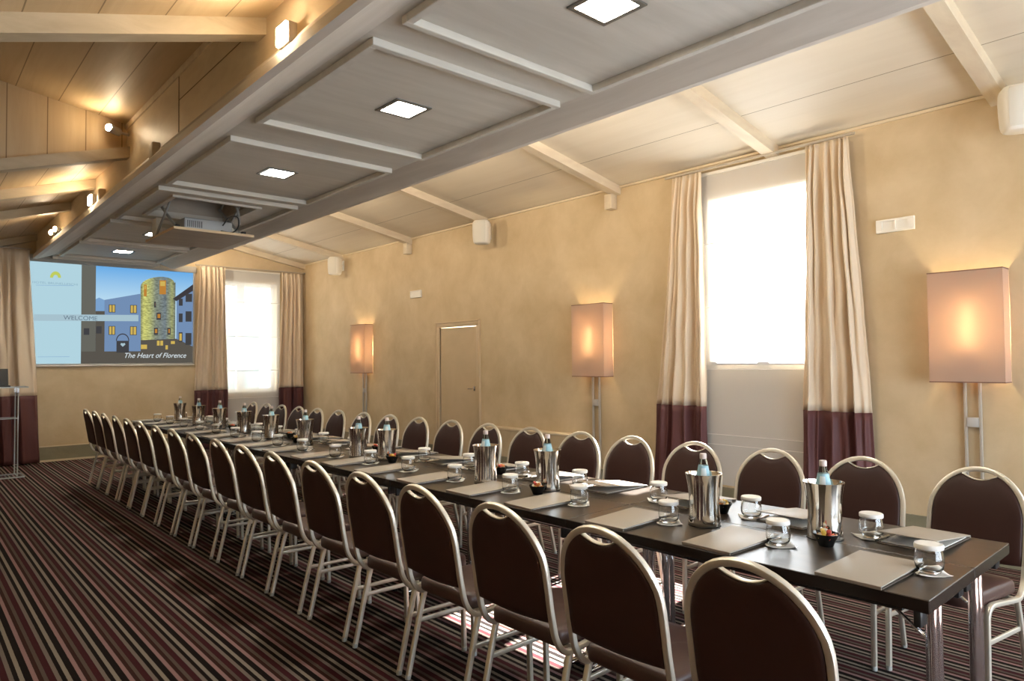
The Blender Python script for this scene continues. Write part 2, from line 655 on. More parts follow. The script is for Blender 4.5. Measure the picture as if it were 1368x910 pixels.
# lowered ceiling
ZS = 3.18
sx0, sx1, sy1 = 1.77, 3.23, 12.5
HX0, HX1, HY0, HY1 = 2.06, 2.88, 7.36, 8.42
sb = MB()
sb.box((sx0, YB, ZS), (sx1, HY0, ZS + .05))
sb.box((sx0, HY1, ZS), (sx1, sy1, ZS + .05))
sb.box((sx0, HY0, ZS), (HX0, HY1, ZS + .05))
sb.box((HX1, HY0, ZS), (sx1, HY1, ZS + .05))
struct(sb.build('ceiling_lowered', WOOD_PALE, smooth=False))
rim = MB()
rim.prism([(1.50, 3.10), (1.555, 3.10), (1.77, 3.18), (1.77, 3.24), (1.56, 3.24), (1.50, 3.155)], 1, YB, sy1)
rim.prism([(3.48, 3.10), (3.44, 3.10), (3.23, 3.18), (3.23, 3.24), (3.47, 3.24), (3.48, 3.15)], 1, YB, sy1)
struct(rim.build('ceiling_rim', WOOD_RIM, smooth=False))
# upper closure of the loft over the lowered ceiling (inside of the projector well)
wb = MB()
wb.box((HX0 - .03, HY0 - .03, ZS + .05), (HX0, HY1 + .03, 3.75))
wb.box((HX1, HY0 - .03, ZS + .05), (HX1 + .03, HY1 + .03, 3.75))
wb.box((HX0, HY0 - .03, ZS + .05), (HX1, HY0, 3.75))
wb.box((HX0, HY1, ZS + .05), (HX1, HY1 + .03, 3.75))
wb.box((HX0 - .03, HY0 - .03, 3.75), (HX1 + .03, HY1 + .03, 3.78))
struct(wb.build('ceiling_well', HATCH, smooth=False))
struct(MB().box((sx0 - .02, sy1 - .012, 3.12), (sx1 + .02, sy1 + .005, 3.26)).build('trim_5', WOOD_PALE, smooth=False))
# panel frames: square battens proud of the boards
FR = [(1.15, 2.82), (3.09, 4.66), (5.13, 6.77), (7.01, 8.74), (8.98, 10.60), (10.80, 12.33)]
for i, (a, b_) in enumerate(FR):
    t = MB()
    x0, x1, h, w_ = 1.81, 3.19, .042, .042
    t.box((x0, a, ZS - h), (x1, a + w_, ZS), bev=.003, seg=1)
    t.box((x0, b_ - w_, ZS - h), (x1, b_, ZS), bev=.003, seg=1)
    t.box((x0, a + w_, ZS - h), (x0 + w_, b_ - w_, ZS), bev=.003, seg=1)
    t.box((x1 - w_, a + w_, ZS - h), (x1, b_ - w_, ZS), bev=.003, seg=1)
    struct(t.build('trim_%d' % (6 + i), WOOD_BEAM if False else WOOD_PALE))
# frame round the projector well
t = MB()
e = .04
t.box((HX0 - e, HY0 - e, ZS - .02), (HX1 + e, HY0, ZS))
t.box((HX0 - e, HY1, ZS - .02), (HX1 + e, HY1 + e, ZS))
t.box((HX0 - e, HY0, ZS - .02), (HX0, HY1, ZS))
t.box((HX1, HY0, ZS - .02), (HX1 + e, HY1, ZS))
struct(t.build('trim_12', WOOD_PALE, smooth=False))

# skirting boards
bb = MB()
for a, b_ in ((YB, DOOR[0] - .075), (DOOR[1] + .075, D)):
    bb.box((W - .014, a, 0), (W, b_, .262))
    bb.box((W - .018, a, .262), (W, b_, .278))
struct(bb.build('baseboard_right', BASEBOARD, smooth=False))
bb = MB()
bb.box((XL, D - .014, .03), (W, D, .228))
bb.box((XL, D - .018, .228), (W, D, .243), 1)
bb.box((XL, D - .022, 0), (W, D, .03), 1)
struct(bb.build('baseboard_far', [BASEBOARD, PALE_TRIM], smooth=False))
struct(MB().box((XL, YB, 0), (XL + .014, D, .26)).build('baseboard_left', BASEBOARD, smooth=False))


# ------------------------------------------------------------------ windows
def window_x(name, hole, x):
    ya, yb, za, zb = hole
    r = MB()
    s = .055
    r.box((x, ya, za), (x + .06, yb, za + s))
    r.box((x, ya, zb - s), (x + .06, yb, zb))
    r.box((x, ya, za + s), (x + .06, ya + s, zb - s))
    r.box((x, yb - s, za + s), (x + .06, yb, zb - s))
    ym = (ya + yb) / 2
    r.box((x - .005, ym - .055, za + s), (x + .055, ym + .055, zb - s))
    o = struct(r.build(name, WHITE_PAINT, smooth=False))
    for a, b_ in ((ya + s, ym - .055), (ym + .055, yb - s)):
        struct(MB().box((x + .025, a, za + s), (x + .031, b_, zb - s)).build('window_pane', PANE, o, smooth=False))
    struct(MB().box((W - .0, ya, za - .03), (x, yb, za + .004)).build('window_sill', WHITE_PAINT, o, smooth=False))
    return o


def window_y(name, hole, y):
    xa, xb, za, zb = hole
    r = MB()
    s = .06
    r.box((xa, y, za), (xb, y + .06, za + s))
    r.box((xa, y, zb - s), (xb, y + .06, zb))
    r.box((xa, y, za + s), (xa + s, y + .06, zb - s))
    r.box((xb - s, y, za + s), (xb, y + .06, zb - s))
    xm = (xa + xb) / 2
    r.box((xm - .075, y - .006, za + s), (xm + .075, y + .055, zb - s))
    o = struct(r.build(name, WHITE_PAINT, smooth=False))
    for a, b_ in ((xa + s, xm - .075), (xm + .075, xb - s)):
        struct(MB().box((a, y + .025, za + s), (b_, y + .031, zb - s)).build('window_pane', PANE, o, smooth=False))
    return o


window_x('window_1', WIN_R, W + .16)
window_y('window_2', WIN_F, D + .12)
window_y('window_4', WIN_B, YB - .2)
window_x('window_3', WIN_N, W + .16)

# the house across the yard, faintly seen through the end-wall blind
fb = MB()
YC = D + 4.2
fb.box((-2, YC, -1), (12, YC + .3, 5.6))
fb.box((-2, YC - .35, 5.6), (12, YC + .3, 5.75))
for k in range(4):
    for zz in (.8, 3.4):
        x0 = 1.1 + k * 2.3
        fb.box((x0, YC - .03, zz), (x0 + 1.0, YC, zz + 1.5), 1)
        fb.box((x0 - .06, YC - .08, zz - .08), (x0 + 1.06, YC, zz), 0)
struct(fb.build('wall_courtyard', [solid('pale_render_wall', (.55, .53, .48), .8), solid('dark_shutter', (.10, .12, .10), .6)], smooth=False))

# ------------------------------------------------------------------ door
struct(MB().box((W + .012, DOOR[0] + .012, .005), (W + .05, DOOR[1] - .012, DOOR[3] - .012)).build('door_1', DOOR_PAINT, smooth=False))
d1 = bpy.data.objects['door_1']
t = MB()
fw, fp = .075, .022
y0, y1, z1 = DOOR[0], DOOR[1], DOOR[3]
prof = [(0, 0), (0, fp), (fw * .35, fp), (fw * .45, fp * .55), (fw, fp * .55), (fw, 0)]
t.box((W - fp, y0 - fw, 0), (W + .02, y0, z1), bev=.004)
t.box((W - fp, y1, 0), (W + .02, y1 + fw, z1), bev=.004)
t.box((W - fp, y0 - fw, z1), (W + .02, y1 + fw, z1 + fw), bev=.004)
t.box((W - fp - .012, y0 - fw, 0), (W - fp + .004, y0 - fw + .018, z1 + fw), bev=.003)
t.box((W - fp - .012, y1 + fw - .018, 0), (W - fp + .004, y1 + fw, z1 + fw), bev=.003)
t.box((W - fp - .012, y0 - fw, z1 + fw - .018), (W - fp + .004, y1 + fw, z1 + fw), bev=.003)
struct(t.build('door_frame', DOOR_FRAME, d1))
h = MB()
hy = DOOR[0] + .075
h.box((W - .001, hy - .018, 1.09), (W + .013, hy + .018, 1.15), bev=.004)
h.sweep([(W + .01, hy, 1.12), (W - .045, hy, 1.12), (W - .05, hy + .01, 1.12), (W - .05, hy + .075, 1.12)], circ(.008, 8))
struct(h.build('door_handle', CHROME, d1))
d1['label'] = 'flush beige door with moulded frame and lever handle'

# ------------------------------------------------------------------ radiator cover on the window wall
r = thing('radiator_cover', 'low wall-coloured radiator cover with pale top ledge between door and lamp', 'radiator cover', (W - .065, 6.27, 0))
MB().box((-.062, -.72, .28), (.062, .72, .62)).build('casing', PLASTER, r, smooth=False)
MB().box((-.075, -.74, .62), (.062, .74, .645), bev=.004).build('ledge', PALE_TRIM, r)
MB().box((-.062, -.72, 0), (.062, .72, .279)).build('plinth', BASEBOARD, r, smooth=False)

# ------------------------------------------------------------------ curtains and blinds
RND = random.Random(3)


def drape(name, label, group, frame, top, mid, bot, ztop, zband, zbot, folds, seed, dep=.108):
    """frame(a, d, z) maps along-wall, off-wall, height to world. top / mid / bot: ranges along the wall."""
    rr = random.Random(seed)
    ph = [rr.uniform(-.5, .5) for _ in range(folds + 2)]
    am = [rr.uniform(.65, 1.2) for _ in range(folds + 2)]
    nu = folds * 12

    def rng(z):
        if z >= zband:
            t = (ztop - z) / (ztop - zband)
            t = t ** 1.15
            return [top[i] + (mid[i] - top[i]) * t for i in (0, 1)]
        t = (zband - z) / (zband - zbot)
        return [mid[i] + (bot[i] - mid[i]) * t for i in (0, 1)]

    def pt(u, z):
        a0, a1 = rng(z)
        x = (u + .035 * sin(2 * pi * 1.4 * u + seed) + .02 * sin(2 * pi * 3.1 * u + 2 * seed)) * folds
        x = min(max(x, 0), folds - 1e-6)
        i = min(int(x), folds - 1)
        fr = x - i
        s_ = fr * fr * (3 - 2 * fr)
        A = am[i] * (1 - s_) + am[i + 1] * s_
        P = ph[i] * (1 - s_) + ph[i + 1] * s_
        hang = min(1, (ztop - z) / .35)
        amp = (.018 + .034 * hang) * A
        low = max(0, (zband + .3 - z) / (zband + .3 - zbot))
        mid_ = min(1, max(0, (ztop - .25 - z) / 1.4))
        w_ = sin(2 * pi * x + P * (.6 + 1.0 * low)) * (1 - .45 * mid_) + .75 * mid_ * sin(pi * x + 2.2 * P + seed)
        # pinched heads
        if z > ztop - .12:
            w_ = math.copysign(abs(w_) ** (1.0 + 1.2 * (z - ztop + .12) / .12), w_)
        cr = .006 * sin(z * 9 + 5 * x + seed) * hang
        a = a0 + (a1 - a0) * (u + .010 * sin(2 * pi * x + z * 2 + P) * hang)
        return frame(a, dep + amp * w_ + cr, z)

    root = thing(name, label, 'curtain', frame((mid[0] + mid[1]) / 2, dep, 0), 0, group)
    inv = Vector(root.location)

    def panel(nm, z0, z1, nz, mat):
        b = MB()
        vs = []
        for k in range(nz + 1):
            z = z1 + (z0 - z1) * k / nz
            for j in range(nu + 1):
                vs.append(Vector(pt(j / nu, z)) - inv)
        fs = [(k * (nu + 1) + j, k * (nu + 1) + j + 1, (k + 1) * (nu + 1) + j + 1, (k + 1) * (nu + 1) + j) for k in range(nz) for j in range(nu)]
        b.add(vs, fs)
        o = b.build(nm, mat, root, angle=180)
        md = o.modifiers.new('thickness', 'SOLIDIFY')
        md.thickness = .003
        return o
    panel('cream_panel', zband, ztop, 34, CURT)
    panel('burgundy_band', zbot, zband, 14, CURT_B)
    return root


def fr_r(a, d, z):
    return (W - d, a, z)


def fr_f(a, d, z):
    return (a, D - d, z)


GC = 'cream and burgundy floor-length curtains'
# scale factors put outlines measured on the wall plane onto the cloth plane
kr = (W - .11) / W
kf = (D - .1) / D
drape('curtain', 'cream curtain with burgundy base, on the vent-plate side of the long-wall window', GC, fr_r,
      (2.395 * kr, 2.76 * kr), (2.262 * kr, 2.84 * kr), (2.24 * kr, 2.86 * kr), 3.318, 1.055, .02, 6, 11)
drape('curtain', 'cream curtain with burgundy base, on the door side of the long-wall window', GC, fr_r,
      (3.81 * kr, 4.15 * kr), (3.80 * kr, 4.40 * kr), (3.80 * kr, 4.46 * kr), 3.318, 1.045, .02, 6, 12)
drape('curtain', 'cream curtain with burgundy base between projection screen and end-wall window', GC, fr_f,
      (3.97 * kf, 4.415 * kf), (3.88 * kf, 4.47 * kf), (3.86 * kf, 4.48 * kf), 3.215, 1.03, .02, 6, 13, .135)
drape('curtain', 'cream curtain with burgundy base in the corner beside the end-wall window', GC, fr_f,
      (5.475 * kf, 5.895 * kf), (5.40 * kf, 5.93 * kf), (5.38 * kf, 5.93 * kf), 3.215, 1.03, .02, 5, 14)
drape('curtain', 'cream curtain with burgundy base behind the clear lectern', GC, fr_f,
      (.62, 1.49 * kf), (.55, 1.615 * kf), (.55, 1.665 * kf), 3.24, 1.035, .015, 9, 15, .135)

for nm, label, a, b_ in (
        ('curtain_rail', 'thin curtain rail above the long-wall window', fr_r(2.30, .108, 3.335), fr_r(4.16, .108, 3.335)),
        ('curtain_rail', 'thin curtain rail above the end-wall window', fr_f(3.88, .118, 3.23), fr_f(5.90, .118, 3.23)),
        ('curtain_rail', 'thin curtain rail above the curtain behind the lectern', fr_f(.5, .135, 3.255), fr_f(1.50, .135, 3.255))):
    m = (Vector(a) + Vector(b_)) / 2
    o = tag(MB().sweep([Vector(a) - m, Vector(b_) - m], roundsq(.024, .022, .005)).build(nm, solid('rail_' + label[-5:], (.42, .36, .28), .5), loc=m), label, 'curtain rail', 'curtain rails')


def blind(label, frame, a0, a1, z1, z0, hems, dep):
    root = thing('roman_blind', label, 'blind', frame((a0 + a1) / 2, dep, z0), 0, 'sheer white roman blinds')
    inv = Vector(root.location)
    b = MB()
    nz, nu = 60, 6
    vs = []
    for k in range(nz + 1):
        z = z1 + (z0 - z1) * k / nz
        for j in range(nu + 1):
            u = j / nu
            dd = dep + .004 * sin(z * 10 + u * 2)
            vs.append(Vector(frame(a0 + (a1 - a0) * u, dd, z)) - inv)
    fs = [(k * (nu + 1) + j, k * (nu + 1) + j + 1, (k + 1) * (nu + 1) + j + 1, (k + 1) * (nu + 1) + j) for k in range(nz) for j in range(nu)]
    b.add(vs, fs)
    b.build('sheer_cloth', SHEER, root, angle=180)
    for z in hems:
        MB().sweep([Vector(frame(a0 + .002, dep - .0, z)) - inv, Vector(frame(a1 - .002, dep - .0, z)) - inv], circ(.0055, 6)).build('slat_hem', HEM, root)
    MB().sweep([Vector(frame(a0, dep, z1)) - inv, Vector(frame(a1, dep, z1)) - inv], roundsq(.03, .03, .004)).build('headrail', WHITE, root)


blind('sheer white blind with thin seams over the long-wall window', fr_r, 2.68, 3.90, 3.305, .30, (2.62, 2.0, 1.40, .775, .68), .022)
blind('sheer white blind with thin seams over the end-wall window', fr_f, 4.30, 5.44, 3.20, .25, (2.62, 1.985, 1.36, .86), .022)


# ------------------------------------------------------------------ standing lamps against the window wall
def lamp(y, label, first=None):
    if first is not None:
        r = dup(first[0], (W, y, 0), 0, label, 'wall lamps', first[1])
        return r
    r = thing('standing_lamp', label, 'lamp', (W, y, 0), 0, 'wall lamps')
    z0, z1, hw, dp, th = 1.312, 2.128, .237, .15, .003
    x1, x0 = -.002, -.012 - dp
    b = MB()
    b.box((x0, -hw, z0), (x0 + th, hw, z1))
    b.box((x0 + th, -hw, z0), (x1, -hw + th, z1))
    b.box((x0 + th, hw - th, z0), (x1, hw, z1))
    sh = b.build('lamp_shade', SHADE, r, smooth=False)
    t = MB()
    for z in (z0, z1 - .008):
        t.box((x0 - .0015, -hw - .0015, z), (x0, hw + .0015, z + .008))
        t.box((x0, -hw - .0015, z), (x1, -hw, z + .008))
        t.box((x0, hw, z), (x1, hw + .0015, z + .008))
    t.build('shade_binding', solid('shade_binding_cloth', (.20, .11, .08), .7), sh, smooth=False)
    bl = MB()
    bl.lathe([(0, -.13), (.012, -.127), (.017, -.11), (.017, .15), (.012, .17), (0, .175)], (-.100, -.015, 1.70), 14)
    bl.build('bulb', BULB, r)
    MB().box((-.114, -.031, 1.552), (-.086, .001, 1.57), bev=.003).build('bulb_socket', WHITE, r)
    for s in (-1, 1):
        MB().box((-.034, s * .047 - .009, 0), (-.008, s * .047 + .009, 2.02), bev=.003).build('post', LAMP_METAL, r)
    MB().box((-.04, -.037, .985), (-.006, .037, 1.055), bev=.004).build('switch_box', LAMP_BOX, r)
    MB().box((-.07, -.09, 0), (-.004, .09, .012), bev=.003).build('base_plate', LAMP_METAL, r)
    MB().box((-.10, -.06, 1.54), (-.02, .06, 1.552)).build('bracket', LAMP_METAL, r, smooth=False)
    return r


l0 = lamp(1.545, 'tall box-shade lamp between the window curtain and the speaker corner')
lt = (l0, tree_of(l0))
lamp(5.20, 'tall box-shade lamp between the beige door and the long-wall window', lt)
lamp(10.37, 'tall box-shade lamp between the beige door and the screen wall', lt)


# ------------------------------------------------------------------ wall plates and speakers
def plate(y0, y1, z0, z1, label, split):
    r = thing('wall_plate', label, 'wall plate', (W, (y0 + y1) / 2, (z0 + z1) / 2), 0, 'white plates on the plaster')
    hy, hz = (y1 - y0) / 2, (z1 - z0) / 2
    b = MB()
    b.box((-.022, -hy, -hz), (-.012, hy, -hz + .016), bev=.002, seg=1)
    b.box((-.022, -hy, hz - .016), (-.012, hy, hz), bev=.002, seg=1)
    k = .045 if split else .016
    b.box((-.022, -hy, -hz + .016), (-.012, -hy + k, hz - .016))
    b.box((-.022, hy - k, -hz + .016), (-.012, hy, hz - .016))
    if split:
        b.box((-.022, -.006, -hz + .016), (-.012, .006, hz - .016))
    b.build('rim', WHITE, r)
    MB().box((-.012, -hy, -hz), (0, hy, hz)).build('backing', WHITE, r, smooth=False)
    return r


plate(1.905, 2.185, 2.50, 2.605, 'white vent plate with two recesses above the lamp beside the window curtain', True)
plate(8.69, 8.98, 2.475, 2.585, 'small white plate high on the wall above the door', False)


def speaker_shape():
    r = thing('wall_speaker', '', 'speaker')
    prof = []
    # body: rounded-front box, height .31, built as stacked rounded outlines
    b = MB()

    def outline(sc):
        pts = []
        for i in range(24):
            a = 2 * pi * i / 24
            c, s_ = cos(a), sin(a)
            e = 2 / 3.0
            pts.append((math.copysign(abs(c) ** e, c) * .10 * sc, math.copysign(abs(s_) ** e, s_) * .115 * sc))
        return pts
    lv = [(-.155, .70), (-.15, .80), (-.135, .90), (-.11, .955), (-.03, 1.0), (.05, 1.02), (.11, 1.0), (.135, .93), (.15, .82), (.155, .70)]
    vs, fs = [], []
    for z, sc in lv:
        vs += [(x, y, z) for x, y in outline(sc)]
    for k in range(len(lv) - 1):
        for i in range(24):
            j = (i + 1) % 24
            fs.append((k * 24 + i, k * 24 + j, (k + 1) * 24 + j, (k + 1) * 24 + i))
    fs.append(tuple(range(23, -1, -1)))
    fs.append(tuple((len(lv) - 1) * 24 + i for i in range(24)))
    b.add(vs, fs)
    body = b.build('body', WHITE, r, angle=50)
    g = MB()
    gp = []
    for k, (z, sc) in enumerate(lv[2:-2]):
        row = []
        for i in range(9):
            t = -1 + 2 * i / 8
            y = t * .088 * sc
            x = -(1 - abs(y / (.115 * sc)) ** 3.0) ** (1 / 3.0) * .10 * sc - .004
            row.append((x, y, z))
        gp.append(row)
    vs = [p for r_ in gp for p in r_]
    fs = [(k * 9 + i, k * 9 + i + 1, (k + 1) * 9 + i + 1, (k + 1) * 9 + i) for k in range(len(gp) - 1) for i in range(8)]
    g.add(vs, fs)
    g.build('grille', SPEAKER_GRILLE, r, angle=60)
    return r


sp0 = speaker_shape()
spt = tree_of(sp0)


def arm(r, x1, y1):
    """bracket from the body's back to the wall, in the speaker's own axes"""
    b = MB()
    b.sweep([(.09, 0, 0), (x1 - .02, y1, .01)], circ(.016, 10))
    b.build('arm', WHITE, r)
    return r


SPK = [(5.69, 1.17, 'white wall speaker at the near corner, level with the vent plate', 30), (5.70, 6.98, 'white wall speaker above the radiator cover, next to the door', 28),
       (5.70, 11.05, 'white wall speaker close to the end-wall window corner', 28)]
for i, (x, y, lab, ang) in enumerate(SPK):
    z = 3.185
    rz = radians(ang)
    if i == 0:
        r = sp0
        r.location, r.rotation_euler, r['label'], r['group'] = (x, y, z), (0, 0, rz), lab, 'wall speakers'
    else:
        r = dup(sp0, (x, y, z), rz, lab, 'wall speakers', spt)
    # wall plate and arm, made in world axes and brought into the speaker's frame
    M_ = Matrix.Translation((x, y, z)) @ Matrix.Rotation(rz, 4, 'Z')
    Mi = M_.inverted()
    wy = y + .11
    a_ = Mi @ Vector((W - .012, wy, z + .03))
    b = MB()
    b.sweep([(.085, 0, .02), (.12, .0, .03), a_], circ(.017, 10))
    b.build('arm', WHITE, r)
    pl = MB()
    pl.box((W - .014, wy - .045, z - .06), (W, wy + .045, z + .12))
    pl.v = [tuple(Mi @ Vector(q)) for q in pl.v]
    pl.build('wall_bracket', WHITE, r, smooth=False)


# ------------------------------------------------------------------ downlights in the lowered ceiling
LX = 2.49
dl = None
names = ['above the table end farthest from the screen', 'second from the end farthest from the screen', 'just before the projector lift',
         'just past the projector lift', 'closest to the projection screen']
for i, y in enumerate((2.10, 3.86, 5.90, 9.72, 11.5)):
    lab = 'square recessed ceiling light, ' + names[i]
    if dl is None:
        r = thing('ceiling_downlight', lab, 'ceiling light', (LX, y, ZS), 0, 'square recessed downlights')
        b = MB()
        o_, n_ = .135, .108
        for q in ((-o_, -o_, o_, -n_), (-o_, n_, o_, o_), (-o_, -n_, -n_, n_), (n_, -n_, o_, n_)):
            b.box((q[0], q[1], -.008), (q[2], q[3], .0))
        b.build('bezel', solid('bezel_grey', (.22, .21, .19), .35, metal=.6), r, smooth=False)
        MB().box((-n_, -n_, -.006), (n_, n_, -.001)).build('diffuser', PANEL_LIGHT, r, smooth=False)
        dl = (r, tree_of(r))
    else:
        dup(dl[0], (LX, y, ZS), 0, lab, None, dl[1])

# ------------------------------------------------------------------ projector lift
r = thing('hanging_projector_lift', 'lowered ceiling hatch carrying a projector on scissor arms below its well', 'projector lift', (2.48, 7.99, 2.88))
MB().box((-.405, -.53, -.012), (.405, .53, .012)).build('hatch_panel', HATCH, r, smooth=False)
e_ = MB()
e_.box((-.405, -.534, -.012), (.405, -.53, .014))
e_.box((-.409, -.534, -.012), (-.405, .53, .014))
e_.build('hatch_edging', RAW_EDGE, r, smooth=False)
for s in (-1, 1):
    b = MB()
    for z in (.03, .44):
        b.sweep([(s * .33, -.35, z), (s * .33, .35, z + .40)], roundsq(.018, .03, .004))
        b.sweep([(s * .352, .35, z), (s * .352, -.35, z + .40)], roundsq(.018, .03, .004))
    b.build('scissor_arm', GREY_PLASTIC, r)
MB().box((-.36, .30, .012), (-.30, .48, .24), bev=.004).build('lift_column', WHITE, r)
MB().box((-.37, -.46, .012), (-.33, -.42, .05), bev=.004).build('corner_clip', BLACK, r)
MB().box((.30, -.47, .012), (.345, -.42, .05), bev=.004).build('corner_clip', BLACK, r)
b = MB()
b.sweep(spline([(-.10, -.28, .85), (-.16, -.3, .62), (-.13, -.33, .45), (-.03, -.36, .38)], 8), circ(.008, 8))
b.build('cable', CABLE, r)
b = MB()
b.sweep(spline([(.10, -.45, .09), (.17, -.46, .19), (.26, -.45, .20), (.27, -.44, .10), (.2, -.45, .03), (.08, -.46, .03)], 8), circ(.007, 8))
b.build('cable', CABLE, r)
b = MB()
b.sweep(spline([(.24, -.05, .80), (.29, -.08, .5), (.29, -.36, .30), (.29, -.42, .12)], 8), circ(.014, 8))
b.build('cable_sleeve', GREY_PLASTIC, r)
pj = thing('projector', 'grey projector lying on the lowered ceiling hatch', 'projector', (2.48, 7.86, 2.8925))
b = MB()
b.box((-.25, -.20, .02), (.25, .20, .15), bev=.018, seg=3)
b.build('body', PROJ, pj)
b = MB()
b.sweep([(.13, .19, .085), (.13, .24, .085)], circ(.045, 20))
b.build('lens', BLACK, pj)
b = MB()
for i in range(8):
    b.box((-.22 + i * .02, -.203, .05), (-.212 + i * .02, -.198, .12))
b.build('vent_grille', BLACK, pj, smooth=False)
for sx_ in (-.2, .2):
    for sy_ in (-.15, .15):
        MB().lathe([(.014, 0), (.014, .022)], (sx_, sy_, 0), 10).build('foot', BLACK, pj)

# ------------------------------------------------------------------ flood lights along the fascia
def flood(y, lab, kind, rz=0.0):
    r = thing('floodlight', lab, 'floodlight', (XF, y, 3.225), 0, 'small floodlights on the fascia')
    if kind == 'wide':
        b = MB()
        b.box((-.085, -.066, -.06), (-.035, .066, .054), bev=.006)
        b.box((-.036, -.02, -.03), (0, .02, .01))
        b.build('housing', LAMP_METAL, r)
        g = MB()
        g.box((-.100, -.06, -.054), (-.0855, .06, .048), bev=.004, seg=1)
        g.build('lit_glass', FLOOD, r)
    elif kind == 'dark':
        b = MB()
        b.box((-.07, -.06, -.08), (-.012, .06, .06), bev=.006)
        b.box((-.03, -.02, -.09), (0, .02, -.06))
        b.build('housing', WOOD_BEAM, r)
    elif kind == 'spot':
        b = MB()
        b.sweep([(0, .02, 0), (-.06, .0, .0), (-.10, -.02, 0)], circ(.012, 10))
        b.build('arm', GREY_PLASTIC, r)
        b = MB()
        b.sweep([(-.09, -.015, 0), (-.13, -.04, .0), (-.185, -.078, .006)], circ(.036, 18))
        b.build('housing', GREY_PLASTIC, r)
        g = MB()
        d = Vector((-.055, -.038, .006)).normalized()
        c = Vector((-.185, -.078, .006))
        g.sweep([c + d * .001, c + d * .008], circ(.030, 18))
        g.build('lit_glass', FLOOD_DIM, r)
    else:   # twin
        for s in (-1, 1):
            b = MB()
            b.sweep([(0, s * .15, 0), (-.05, s * .15, 0)], circ(.010, 8))
            b.sweep([(-.05, s * .15, 0), (-.10, s * .15 - .02, 0)], circ(.035, 16))
            b.build('housing', GREY_PLASTIC, r)
            g = MB()
            c = Vector((-.10, s * .15 - .02, 0))
            d = Vector((-.05, -.02, 0)).normalized()
            g.sweep([c + d * .001, c + d * .008], circ(.031, 16))
            g.build('lit_glass', FLOOD_DIM, r)
    return r


F1 = flood(3.46, 'lit square floodlight on the fascia in front of the first vault beam', 'wide')
flood(6.06, 'small unlit box light low on the fascia inside the raised vault bay', 'dark')
F2 = flood(7.06, 'lit round spotlight on an arm against the boarded gable', 'spot')
F2.location.z = 3.62
flood(8.30, 'lit square floodlight on the fascia just short of the third vault beam', 'wide')
flood(8.02, 'small box light low on the fascia beside a lit floodlight', 'dark')
flood(10.55, 'pair of lit round spots on the fascia by the screen wall', 'twin')

# ------------------------------------------------------------------ projection screen
SX0, SX1, SZ0, SZ1, SY = 1.475, 3.862, 1.512, 3.09, D - .075
r = thing('projection_screen', 'pull-down projection screen showing a blue slide of a lit round tower', 'projection screen', ((SX0 + SX1) / 2, D, SZ0))
cx, cz = (SX0 + SX1) / 2, SZ0


def SL(x, y):
    """slide position in the photograph's enlarged crop -> screen plane"""
    u = (x - 45) / (1292 - 45)
    top = 62 + (130 - 62) * u
    v = (y - top) / (826 - top)
    return (SX0 + (SX1 - SX0) * u - cx, SZ1 + (SZ0 - SZ1) * v - cz)


scm = [emit('slide_white', (.50, .74, .84), .44), emit('slide_grey_bar', (.135, .135, .115), .5), emit('slide_blue_wall', (.17, .27, .45), .5),
       emit('slide_tower', (.15, .19, .17), .5), emit('slide_tower_glow', (.36, .38, .10), .5), emit('slide_window', (.62, .44, .10), .5),
       emit('slide_dark', (.055, .055, .06), .5), emit('slide_ground', (.10, .09, .075), .5), emit('slide_band', (.42, .58, .66), .46),
       emit('slide_roof', (.05, .045, .05), .5), emit('slide_logo', (.52, .60, .12), .5), emit('slide_orange', (.50, .22, .04), .5),
       emit('slide_hill', (.20, .36, .60), .5), emit('slide_tower_mid', (.24, .28, .14), .5)]
# sky of the slide: a gradient that is part of the projected picture
sky = bpy.data.materials.new('slide_sky')
sky.use_nodes = True
nt = sky.node_tree
nt.nodes.clear()
o_ = N(nt, 'ShaderNodeOutputMaterial')
e_ = N(nt, 'ShaderNodeEmission')
tc = N(nt, 'ShaderNodeTexCoord')
sp = N(nt, 'ShaderNodeSeparateXYZ')
mr = N(nt, 'ShaderNodeMapRange')
mr.inputs['From Min'].default_value = .95
mr.inputs['From Max'].default_value = 1.6
cr = N(nt, 'ShaderNodeValToRGB')
cr.color_ramp.elements[0].color = (.26, .37, .44, 1)
cr.color_ramp.elements[1].color = (.065, .20, .39, 1)
nt.links.new(tc.outputs['Object'], sp.inputs[0])
nt.links.new(sp.outputs['Z'], mr.inputs['Value'])
nt.links.new(mr.outputs['Result'], cr.inputs['Fac'])
nt.links.new(cr.outputs['Color'], e_.inputs['Color'])
nt.links.new(e_.outputs[0], o_.inputs[0])
scm.append(sky)
SKY = len(scm) - 1
tm = bpy.data.materials.new('slide_lit_tower')
tm.use_nodes = True
nt = tm.node_tree
nt.nodes.clear()
o_ = N(nt, 'ShaderNodeOutputMaterial')
e_ = N(nt, 'ShaderNodeEmission')
tc = N(nt, 'ShaderNodeTexCoord')
sp = N(nt, 'ShaderNodeSeparateXYZ')
mr = N(nt, 'ShaderNodeMapRange')
mr.inputs['From Min'].default_value = SL(856, 400)[0]
mr.inputs['From Max'].default_value = SL(1142, 400)[0]
cr = N(nt, 'ShaderNodeValToRGB')
tones = [(0, (.10, .11, .07)), (.10, (.30, .30, .09)), (.24, (.24, .25, .09)), (.42, (.12, .135, .10)), (.70, (.085, .105, .115)), (.90, (.17, .18, .08)), (1, (.08, .09, .08))]
for i, (p, c) in enumerate(tones):
    el = cr.color_ramp.elements[i] if i < 2 else cr.color_ramp.elements.new(p)
    el.position = p
    el.color = (*c, 1)
no = N(nt, 'ShaderNodeTexNoise')
no.inputs['Scale'].default_value = 22
no.inputs['Detail'].default_value = 4
mp = N(nt, 'ShaderNodeMapping')
mp.inputs['Scale'].default_value = (1, 1, 2.6)
m2 = N(nt, 'ShaderNodeMapRange')
